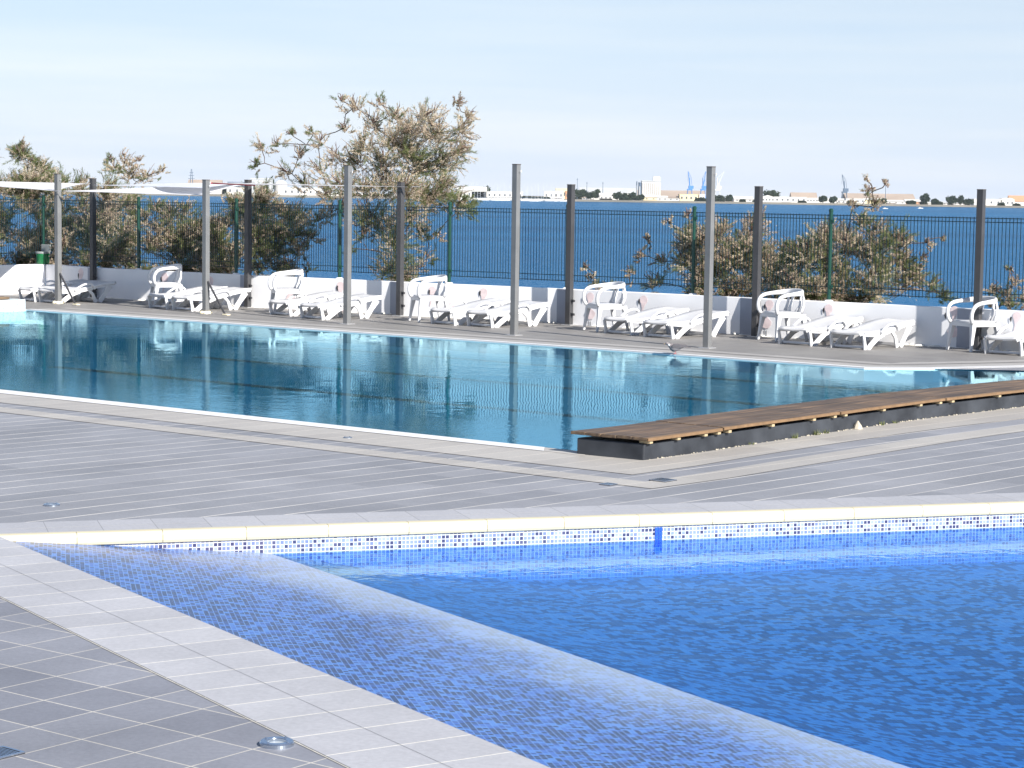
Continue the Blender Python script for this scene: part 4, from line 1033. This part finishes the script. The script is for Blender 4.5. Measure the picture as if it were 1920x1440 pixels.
tamarisk((AT(1600, 620, 34).x, 34, -1.2), scatter(1480, 1720, 0, 565, 60, (20, 32), .6, .9, 20, tl([(1480, 440), (1540, 430), (1580, 415), (1640, 405), (1690, 430), (1720, 480)]))+[(1640, 385, 18, .9, .4), (1630, 355, 12, .9, .4), (1600, 385, 10, .9, .3), (1660, 345, 8, .9, .25), (1625, 335, 6, .9, .3), (1740, 455, 12, 1, .35), (1765, 445, 9, 1, .35), (1730, 480, 12, 1, .3), (1750, 535, 20, .0, .7), (1770, 550, 16, .1, .6)],
         'tamarisk bush at the right with a tall sparse shoot above the fence', 21, 34, .6, gt)
tamarisk((AT(1890, 640, 32.5).x, 32.5, -1.2), [(1860, 540, 14, .9, .4), (1880, 550, 16, .7, .6), (1905, 530, 14, .8, .4), (1860, 565, 16, .5, .8), (1890, 568, 18, .4, .8), (1920, 560, 18, .5, .7), (1895, 505, 8, .2, .3)], 'low tamarisk bush at the right edge beyond the last wall post', 22, 32.5, .4, gt)

# ------------------------------------------------------------------ far shore, about 1.7 km away
DF = 1720.
def FP(px, py, D=DF): return AT(px, py, D)
m_land = plain('far sandy quay', (.20, .18, .15), .95, .25, .02)
def land(pts, name='far_shore', depth=2150):
    mb = MB()
    for (x0, y0), (x1, y1) in zip(pts, pts[1:]):
        a, b = FP(x0, y0), FP(x1, y1); za, zb = -.6, -.6
        mb.quad((a.x, a.y, SEA-.3), (b.x, b.y, SEA-.3), (b.x, b.y, zb), (a.x, a.y, za)); mb.quad((a.x, a.y, za), (b.x, b.y, zb), (b.x*2.25, b.y+depth, zb+2.2), (a.x*2.25, a.y+depth, za+2.2))
    mb.build(name, m_land)['kind'] = 'structure'
land([(-1400, 362), (-400, 368), (0, 370), (450, 374), (880, 378), (1200, 381), (1500, 385), (2300, 396), (3400, 410)])
PALE = plain('far white render', (.62, .60, .57), .9, .05, .05); CREAM = plain('far cream render', (.72, .60, .38), .9, .05, .05); GREY = plain('far grey sheet', (.45, .46, .47), .8, .08, .05)
BROWN = plain('far brown roof', (.34, .27, .22), .9, .1, .05); ORNG = plain('far orange roof', (.48, .26, .15), .9, .1, .05); LGREY = plain('far pale roof', (.62, .61, .58), .9, .06, .05); DKG = plain('far dark opening', (.09, .10, .12), .8, .1, .05)
m_fleaf = leaf_mat('far foliage', (.02, .035, .02), (.04, .06, .03), (.07, .09, .045), .2, .3)
BLUE = plain('crane blue', (.06, .20, .50), .6, .06, .05); DBLUE = plain('dark steel', (.08, .12, .18), .6, .1, .05); MWHT = plain('mast grey', (.55, .57, .60), .5, .05, .05)
def house(x0, x1, yt, yb, label, wall=PALE, roof=LGREY, kind='gable', eave=.4, wins=3, cat='building', D=DF+25, name='far_house', depth=14, group=None, arch=False):
    a, b = FP(x0, yb, D), FP(x1, yb, D); cx = (a.x+b.x)/2; w_ = b.x-a.x; zt = FP((x0+x1)/2, yt, D).z; z0 = -.5; hgt = zt-z0
    e = empty(name, (cx, D, z0), 0, label, cat, group); wh = hgt*(1-eave) if kind != 'flat' else hgt*.93
    MB().box((0, depth/2, wh/2), (w_, depth, wh)).build('wall', wall, e)
    if kind == 'flat': MB().box((0, depth/2, wh+hgt*.035), (w_*1.02+.2, depth+.4, hgt*.07)).build('roof', roof, e)
    elif kind == 'front':      # gable facing us
        M = Matrix(((1, 0, 0, 0), (0, 0, 1, -.3), (0, 1, 0, wh+.02), (0, 0, 0, 1))); MB().prism([(-w_/2-.3, 0), (w_/2+.3, 0), (0, hgt-wh)], 0, depth, M).build('roof', wall, e)
    elif kind == 'arch':
        M = Matrix(((1, 0, 0, 0), (0, 0, 1, -.3), (0, 1, 0, wh+.02), (0, 0, 0, 1))); MB().prism([(w_/2*math.cos(t*.2618), (hgt-wh)*math.sin(t*.2618)) for t in range(13)], 0, depth, M).build('roof', roof, e)
    else:
        M = Matrix(((0, 0, 1, -w_/2-.3), (1, 0, 0, depth/2), (0, 1, 0, wh+.02), (0, 0, 0, 1))); MB().prism([(-depth/2-.5, 0), (depth/2+.5, 0), (0, hgt-wh)], 0, w_+.6, M).build('roof', roof, e)
    for k in range(wins):
        MB().box((-w_/2+w_*(k+.5)/wins, -.04, wh*.5), (min(1.4, w_/wins*.45), .1, wh*.36)).build('window', DKG, e)
    return e
H_ = house
H_(857, 912, 350, 374, 'broad white harbour hall with a low gable left of the central post', eave=.35, wins=6)
H_(884, 980, 359, 375, 'long low white harbour shed along the marina quay', kind='flat', wins=10)
H_(1020, 1056, 358, 374, 'grey and white boat hangar at the end of the marina', wall=PALE, roof=GREY, kind='flat', wins=4)
H_(1042, 1064, 353, 371, 'small yellow house behind the boat hangar', wall=CREAM, roof=CREAM, kind='flat', wins=2, D=DF+60)
H_(1060, 1067, 358, 376, 'narrow orange building beside the open-sea wall post', wall=ORNG, roof=ORNG, kind='flat', wins=1)
H_(1087, 1196, 352, 372, 'very long pale grey warehouse behind the dark quay trees', wall=PALE, roof=GREY, eave=.45, wins=9, D=DF+160, depth=30)
H_(1124, 1148, 362, 377, 'white house with a porch between two dark tree clumps', wins=3)
H_(1113, 1160, 372, 378, 'low white boundary shed at the water line under the trees', kind='flat', wins=0)
H_(1196, 1325, 357, 372, 'long brownish warehouse roof between the silo and the two blue cranes', wall=GREY, roof=BROWN, eave=.6, wins=10, D=DF+140, depth=30)
H_(1206, 1232, 366, 378, 'small pale cottage right of the round dark trees', wall=CREAM, eave=.4, wins=2)
H_(1232, 1252, 367, 379, 'small white cottage below the silo', wins=2)
H_(1252, 1275, 368, 379, 'white shed with a brown roof left of the cream block', roof=BROWN, wins=2)
H_(1274, 1309, 364, 379, 'cream yellow flat block right of the silo', wall=CREAM, roof=CREAM, kind='flat', wins=4)
H_(1311, 1322, 364, 379, 'narrow white block with blue-grey openings left of a pool-edge post', kind='flat', wins=2)
H_(1376, 1412, 368, 382, 'wide low house with a pale pyramid roof left of a dark wall post', roof=LGREY, eave=.5, wins=3)
H_(1428, 1452, 366, 383, 'big white gabled house just right of the second wall post from the right', kind='front', eave=.3, wins=4)
H_(1452, 1512, 369, 382, 'long white shed below the brown-roofed hall', kind='flat', wins=6)
H_(1484, 1532, 361, 381, 'large hall with a brown pitched roof standing alone', wall=PALE, roof=BROWN, eave=.55, wins=4, D=DF+90)
H_(1512, 1551, 371, 384, 'open fronted pale shed right of the brown-roofed hall', kind='flat', wins=7)
H_(1551, 1586, 372, 385, 'row of small white houses left of the grey crane', eave=.35, wins=4)
H_(1587, 1717, 363, 377, 'very long brown-grey arched warehouse at the right of the far shore', wall=GREY, roof=BROWN, eave=.62, wins=0, D=DF+130, depth=30)
H_(1586, 1622, 372, 386, 'white flat house in front of the left end of the long brown-grey warehouse', kind='flat', wins=4)
H_(1622, 1660, 372, 386, 'pale house behind the sparse tall tamarisk shoot', wall=CREAM, eave=.3, wins=3)
H_(1662, 1698, 375, 387, 'white bungalow in front of the right half of the long warehouse', eave=.4, wins=3)
H_(1698, 1728, 374, 387, 'pinkish bungalow left of the lone round tree', wall=ORNG, eave=.45, wins=3)
H_(1740, 1762, 379, 388, 'small white boathouse right of the lone round tree', eave=.4, wins=1)
H_(1766, 1806, 378, 389, 'pale low house with a grey roof below the tree line', roof=GREY, eave=.5, wins=4)
H_(1826, 1878, 373, 389, 'long white house beside the last wall post', kind='flat', wins=4)
H_(1876, 1902, 371, 389, 'white house with a round arched gable at the right edge', kind='arch', eave=.3, wins=3)
H_(1894, 1960, 367, 384, 'orange-brown roofed hall at the right edge of the far shore', wall=PALE, roof=ORNG, eave=.6, wins=3, D=DF+80)
H_(352, 414, 337, 368, 'beige roofed house with a white gable on the left part of the far shore', roof=BROWN, eave=.35, wins=3)
H_(425, 464, 341, 368, 'house with a dark purple roof left of the second dark wall post', roof=DBLUE, eave=.4, wins=3)
H_(470, 508, 334, 369, 'grey flat-roofed block above the shade sail hem', wall=GREY, roof=GREY, kind='flat', wins=3)
H_(530, 600, 352, 371, 'long white shed seen through the left branches of the big tree', kind='flat', wins=6)
H_(600, 690, 358, 373, 'low pale warehouse behind the big tree', wall=PALE, roof=GREY, eave=.4, wins=6)
H_(290, 345, 352, 368, 'low white house left of the pylon', eave=.4, wins=4)
rr_ = random.Random(4); taken = []
for k in range(110):
    x0 = rr_.uniform(620, 1910); w0 = rr_.uniform(7, 17); yb_ = 378+(x0-880)*.0125; h0 = rr_.uniform(6, 11.5) if k % 3 else rr_.uniform(4, 7.5)
    house(x0, x0+w0, yb_-h0, yb_, 'small pale house in the crowded row behind the far quay', wall=rr_.choice([PALE, PALE, CREAM, LGREY, GREY]), roof=rr_.choice([BROWN, ORNG, GREY, LGREY, BROWN]), kind=rr_.choice(['gable', 'gable', 'flat']), eave=.45, wins=2, D=(DF+45+k*1.4 if k % 3 else DF+2+k*.3), depth=8, group='small houses crowded along the far shore', name='small_house')
# silo group
a, b = FP(1203, 372, DF+100), FP(1238, 372, DF+100); s_ = DF/F
e = empty('grain_silo', ((a.x+b.x)/2, DF+100, -.5), 0, 'tall white ribbed grain silo with a head tower above the long warehouses', 'silo')
w_ = b.x-a.x; zt = FP(1220, 340, DF+100).z+.5; zh = FP(1230, 331, DF+100).z+.5
MB().box((0, 6, zt/2), (w_, 12, zt)).build('body', GREY, e)
for k in range(9): MB().lathe([(w_/9*.48, 0), (w_/9*.48, zt-1.5)], 12, (-w_/2+w_*(k+.5)/9, 0, 0)).build('silo_tube', PALE, e, smooth=False)
MB().box((w_*.30, 6, (zt+zh)/2), (w_*.36, 8, zh-zt+.1)).build('head_tower', PALE, e); MB().box((0, 6, zt+.3), (w_+.6, 12.6, .6)).build('roof', GREY, e)
for px, yt, ww, lab in ((1193.5, 340, 1.0, 'slim dark chimney left of the silo'), (1199, 342, 2.4, 'dark square tower standing against the silo')):
    q = FP(px, 372, DF+95); h_ = FP(px, yt, DF+95).z+.5; e = empty('dark_chimney', (q.x, q.y, -.5), 0, lab, 'chimney'); MB().lathe([(ww*.55, 0), (ww*.48, h_*.97), (ww*.55, h_*.975), (ww*.55, h_)], 10).build('stack', DBLUE, e); MB().box((0, -ww*.5, h_*.4), (ww*.3, .2, h_*.75)).build('ladder', GREY, e)
q = FP(526, 372, DF+60); e = empty('storage_tank', (q.x, q.y, -.5), 0, 'white domed storage tank left of the big tree', 'tank'); h_ = FP(526, 338, DF+60).z+.5
MB().lathe([(5.5, 0), (5.5, h_*.72), (4.6, h_*.86), (2.4, h_*.97), (.3, h_)], 20).build('shell', PALE, e, smooth=False); MB().lathe([(5.6, h_*.70), (5.6, h_*.73)], 20).build('rim', GREY, e)
# cranes
def crane(px, yt, yb, mat, lab, lean=.1, D=DF+70, two=True):
    q = FP(px, yb, D); h_ = FP(px, yt, D).z+.5; e = empty('harbour_crane', (q.x, q.y, -.5), 0, lab, 'crane')
    lg = MB()
    for sx_ in (-1, 1):
        for sy_ in (-1, 1): MB().tube([(sx_*2.6, sy_*2.6, 0), (sx_*1.6, sy_*1.6, h_*.36)], .22, 5).build('leg', mat, e)
    MB().box((0, 0, h_*.38), (4.4, 4.4, 1.2)).build('platform', mat, e); MB().box((1.0, 0, h_*.46), (4.2, 3.4, 2.6)).build('cab', mat, e)
    MB().tube([(0, 0, h_*.4), (-.4, 0, h_*.78)], [.6, .35], 6).build('mast', mat, e)
    t = Vector((-h_*lean, 0, h_)); MB().tube([(0, 0, h_*.48), (t.x*.5, 0, h_*.75), t], [.36, .3, .2], 5).build('jib', mat, e)
    MB().tube([(1.8, 0, h_*.52), (.9, 0, h_*.8), (t.x+.3, 0, h_*.985)], .18, 4).build('stay', mat, e)
    MB().tube([(-.4, 0, h_*.78), (t.x, 0, h_)], .14, 4).build('tie', mat, e); MB().tube([t, (t.x-.2, 0, h_*.66)], .07, 3).build('hoist_rope', mat, e)
crane(1293, 321, 366, BLUE, 'left of the two blue harbour cranes beyond the warehouses', .07)
crane(1318, 321, 366, BLUE, 'right of the two blue harbour cranes, just left of a pool-edge post', -.08)
crane(1345, 321, 368, MWHT, 'pale grey harbour crane right of the pool-edge post', -.2)
crane(1583, 327, 372, DBLUE, 'lone dark blue-grey harbour crane above the long brown warehouse', .1)
# pylon, antennas, marina masts, boats
q = FP(359, 368); h_ = FP(359, 317).z+.5; e = empty('power_pylon', (q.x, q.y, -.5), 0, 'lattice power pylon on the left part of the far shore', 'pylon')
for sx_ in (-1, 1):
    for sy_ in (-1, 1): MB().tube([(sx_*1.6, sy_*1.6, 0), (sx_*.25, sy_*.25, h_)], .16, 4).build('leg', DBLUE, e)
for f, l_ in ((.62, 4.2), (.74, 3.4), (.86, 2.4)): MB().box((0, 0, h_*f), (l_*1.3, .25, .3)).build('crossarm', DBLUE, e)
for px, yt, lab in ((1082, 334, 'thin dark radio mast above the green quay trees'), (1130, 341, 'short thin mast above the long grey warehouse'), (1660, 346, 'dark mast above the right end of the long brown warehouse'), (1100, 341, 'floodlight mast left of the long grey warehouse')):
    q = FP(px, 372, DF+40); h_ = FP(px, yt, DF+40).z+.5; e = empty('radio_mast', (q.x, q.y, -.5), 0, lab, 'mast'); MB().tube([(0, 0, 0), (0, 0, h_)], [.32, .16], 5).build('pole', DBLUE, e); MB().box((0, 0, h_*.93), (1.3, .3, .35)).build('head', DBLUE, e)
def sailboat(px, yt, yb, D):
    q = FP(px, yb, D); h_ = FP(px, yt, D).z-SEA; e = empty('moored_sailboat', (q.x, q.y, SEA), random.uniform(-.5, .5), 'white sailing boat with a tall bare mast in the crowded marina', 'sailing boat', 'sailing boats moored in the marina')
    M = Matrix.Identity(4); MB().prism([(-4.5, -1.2), (3, -1.4), (5, 0), (3, 1.4), (-4.5, 1.2)], -.2, 1.1).build('hull', PALE, e); MB().box((-.5, 0, 1.4), (4, 1.5, .6)).build('cabin', PALE, e)
    MB().tube([(.3, 0, 1.1), (.3, 0, h_)], [.13, .09], 4).build('mast', MWHT, e); MB().tube([(.3, 0, 2.4), (-3.6, 0, 2.2)], .16, 4).build('boom', DBLUE, e)
for k in range(34):
    px = 866+k*5.9+random.uniform(-2, 2)
    if 1056 < px: px -= 30
    sailboat(px, random.uniform(340, 358), 376, DF-random.uniform(5, 60))
def boat(px, yb, ln, D, lab):
    q = FP(px, yb, D); q = G(px, yb, SEA); e = empty('motorboat', (q.x, q.y, SEA), .1, lab, 'boat')
    MB().prism([(-ln/2, -ln*.13), (ln*.3, -ln*.15), (ln/2, 0), (ln*.3, ln*.15), (-ln/2, ln*.13)], -.2, ln*.11).build('hull', PALE, e); MB().box((-ln*.08, 0, ln*.17), (ln*.36, ln*.16, ln*.12)).build('cabin', PALE, e)
    MB().box((-ln*.08, -ln*.081, ln*.18), (ln*.28, .04, ln*.05)).build('windscreen', DKG, e)
boat(1001, 377.5, 7., DF, 'white motorboat moored in front of the marina'); boat(1660, 391.5, 2.8, DF, 'small white boat on the water below the long brown warehouse'); boat(1726, 391, 3.2, DF, 'small low boat on the water left of the last wall post')
# far trees
def ftree(px, yt, yb, wpx, lab, D=DF+10, n=380):
    q = FP(px, yb, D); h_ = FP(px, yt, D).z+.5; w_ = wpx*D/F; e = empty('far_tree', (q.x, q.y, -.5), 0, lab, 'tree'); rs = np.random.default_rng(int(px))
    MB().tube([(0, 0, 0), (.1, 0, h_*.5), (0, 0, h_*.7)], [.35, .25, .1], 6).build('trunk', m_bark, e)
    n = int(n*max(1, w_/h_)); P = rs.normal(size=(n, 3)); P /= np.linalg.norm(P, axis=1, keepdims=True); P *= rs.uniform(.55, 1., (n, 1)); P *= np.array([w_/2, min(w_, h_)*.45, h_*.40]); P[:, 2] += h_*.58; P[:, 2] += .07*h_*np.sin(P[:, 0]*1.1)
    V, Fq = sprays(P, rs.normal(size=(n, 3)), rs.uniform(.9, 1.8, n), rs.uniform(.35, .7, n), rs); np_mesh('crown', V, Fq, m_fleaf, e)
for px, yt, yb, w_, lab in ((1090, 355, 376, 28, 'broad dark green tree clump just right of the open-sea wall post'), (1108, 360, 376, 18, 'lower green tree at the right end of the broad clump by the open-sea post'), (1119, 355, 374, 12, 'small dark tree behind the porch house'),
                            (1158, 361, 376, 18, 'dark tree left of the round pair below the long warehouse'), (1170, 363, 376, 12, 'small tree touching the dark tree below the long warehouse'), (1185, 361, 376, 14, 'round dark tree below the slim chimney'), (1201, 366, 377, 14, 'low round tree below the dark square tower'),
                            (911, 349, 372, 16, 'dark umbrella-shaped tree behind the broad white hall'), (1348, 367, 378, 22, 'dark low trees right of the pool-edge post by the cranes'), (1367, 366, 379, 12, 'round tree left of the pyramid-roofed house'),
                            (1446, 356, 374, 34, 'large dome-shaped dark tree behind the gabled house'), (1543, 368, 380, 16, 'dark tree right of the brown-roofed hall'), (1562, 369, 380, 14, 'small tree left of the lone grey-blue crane'), (1734, 363, 384, 18, 'lone round dark tree right of the long brown warehouse'),
                            (1752, 374, 386, 12, 'small tree just right of the lone round tree'), (1784, 368, 384, 22, 'pair of dark trees above the pale low house'), (1801, 367, 384, 10, 'slim upright tree at the right of the paired trees'), (1815, 374, 387, 20, 'bushy dark tree left of the last wall post'),
                            (508, 331, 368, 12, 'dark tree beside the grey flat-roofed block'), (1655, 373, 386, 14, 'dark tree in front of the long brown warehouse'), (418, 352, 368, 26, 'green trees below the purple-roofed house'), (320, 356, 370, 40, 'low green scrub beside the left shoreline house')):
    ftree(px, yt, yb, w_, lab, D=DF+40 if yb < 376 else DF+8)

# ------------------------------------------------------------------ wood pigeon on the far pool edge
q = G(1268, 665); PG = empty('pigeon', (q.x-.01, q.y+.02, .009), R(176), 'grey pigeon with a white neck patch drinking at the far pool edge', 'pigeon')
PG.scale = (1.1, 1.15, 1.22)
m_fe = plain('grey feathers', (.20, .175, .18), .8, .2, 30.); m_fd = plain('dark wing feathers', (.09, .082, .09), .8, .2, 30.); m_fw = plain('white feathers', (.75, .75, .75), .8, .05, 30.)
# local +x is forward (head end); body tilted, head lowered
body = bpy.data.meshes.new('body'); bm = bmesh.new()
sec = [(-.115, .098, .012, .010), (-.08, .096, .026, .022), (-.04, .088, .040, .036), (.0, .080, .046, .045), (.035, .080, .042, .045), (.062, .090, .032, .036), (.080, .104, .022, .025), (.092, .118, .017, .018), (.104, .126, .018, .018), (.118, .126, .013, .013), (.126, .123, .005, .005)]
rings = []
for x, z, ry, rz_ in sec:
    rings.append([bm.verts.new((x, ry*math.cos(t*math.pi/7), z-.012+rz_*math.sin(t*math.pi/7))) for t in range(14)])
for a, b in zip(rings, rings[1:]):
    for j in range(14): bm.faces.new((a[j], a[(j+1) % 14], b[(j+1) % 14], b[j]))
bm.faces.new(rings[0][::-1]); bm.faces.new(rings[-1]); bm.to_mesh(body); bm.free(); body.materials.append(m_fe)
for p in body.polygons: p.use_smooth = True
o = bpy.data.objects.new('body', body); COL.objects.link(o); o.parent = PG
MB().prism([(-.19, -.022), (-.10, -.014), (-.10, .014), (-.19, .022)], .074, .084).build('tail', m_fd, PG, bevel=.003)
for sg in (-1, 1):
    w_ = MB(); P = [(.05, .085), (.03, .112), (-.04, .112), (-.13, .098), (-.155, .088), (-.10, .075), (-.02, .062), (.03, .066)]
    M = Matrix(((1, 0, 0, 0), (0, 0, 1, sg*.043-.003), (0, 1, 0, 0), (0, 0, 0, 1))); w_.prism(P, 0, .006, M).build('wing', m_fd, PG, bevel=.002)
    MB().lathe([(.002, -.010), (.012, -.006), (.013, .004), (.004, .011)], 10, (.078, sg*.020, .098), 1, .5).build('neck_patch', m_fw, PG)
    MB().lathe([(.001, -.002), (.0025, 0), (.001, .002)], 8, (.112, sg*.0145, .117)).build('eye', m_blk, PG)
    MB().tube([(.0, sg*.015, .032), (.004, sg*.016, .004)], .0028, 6).build('leg', plain('pink bird leg', (.45, .12, .12), .6, .1, 20), PG)
    ft = MB()
    for a in (-.5, 0, .5, 3.14): ft.tube([(.004, sg*.016, .004), (.004+math.cos(a)*.018, sg*.016+math.sin(a)*.018, .0025)], .0018, 5)
    ft.build('foot', plain('pink bird leg', (.45, .12, .12), .6, .1, 20), PG)
MB().tube([(.122, 0, .111), (.142, 0, .106)], [.0045, .0015], 6).build('beak', plain('yellow beak', (.5, .3, .08), .5, .1, 20), PG)
for k in range(60):
    px = rr_.uniform(600, 1910); yb = 377+(px-880)*.0125; hh_ = rr_.uniform(5, 10)
    ftree(px, yb-hh_, yb, rr_.uniform(6, 20), 'small dark tree among the crowded houses of the far shore', D=(DF+38+k*2.2 if k % 2 else DF+1+k*.3), n=260)
    ob = [o for o in COL.objects if o.name.startswith('far_tree')][-1]
for o in list(COL.objects):
    if o.get('label') == 'small dark tree among the crowded houses of the far shore': o['group'] = 'small trees among the far houses'

# ------------------------------------------------------------------ sea haze: even air round the whole place
mb = MB(); mb.box((0, 1930, 40), (5300, 4060, 92)); hz_ = mb.build('haze', m_white); hz_['kind'] = 'stuff'
mt, nt, p = newmat('haze'); nt.nodes.remove(p); pv = N(nt, 'VolumePrincipled'); pv.inputs['Density'].default_value = .00005; pv.inputs['Color'].default_value = (.78, .90, 1, 1)
nt.links.new(pv.outputs[0], nt.nodes['Material Output'].inputs['Volume']); hz_.data.materials[0] = mt
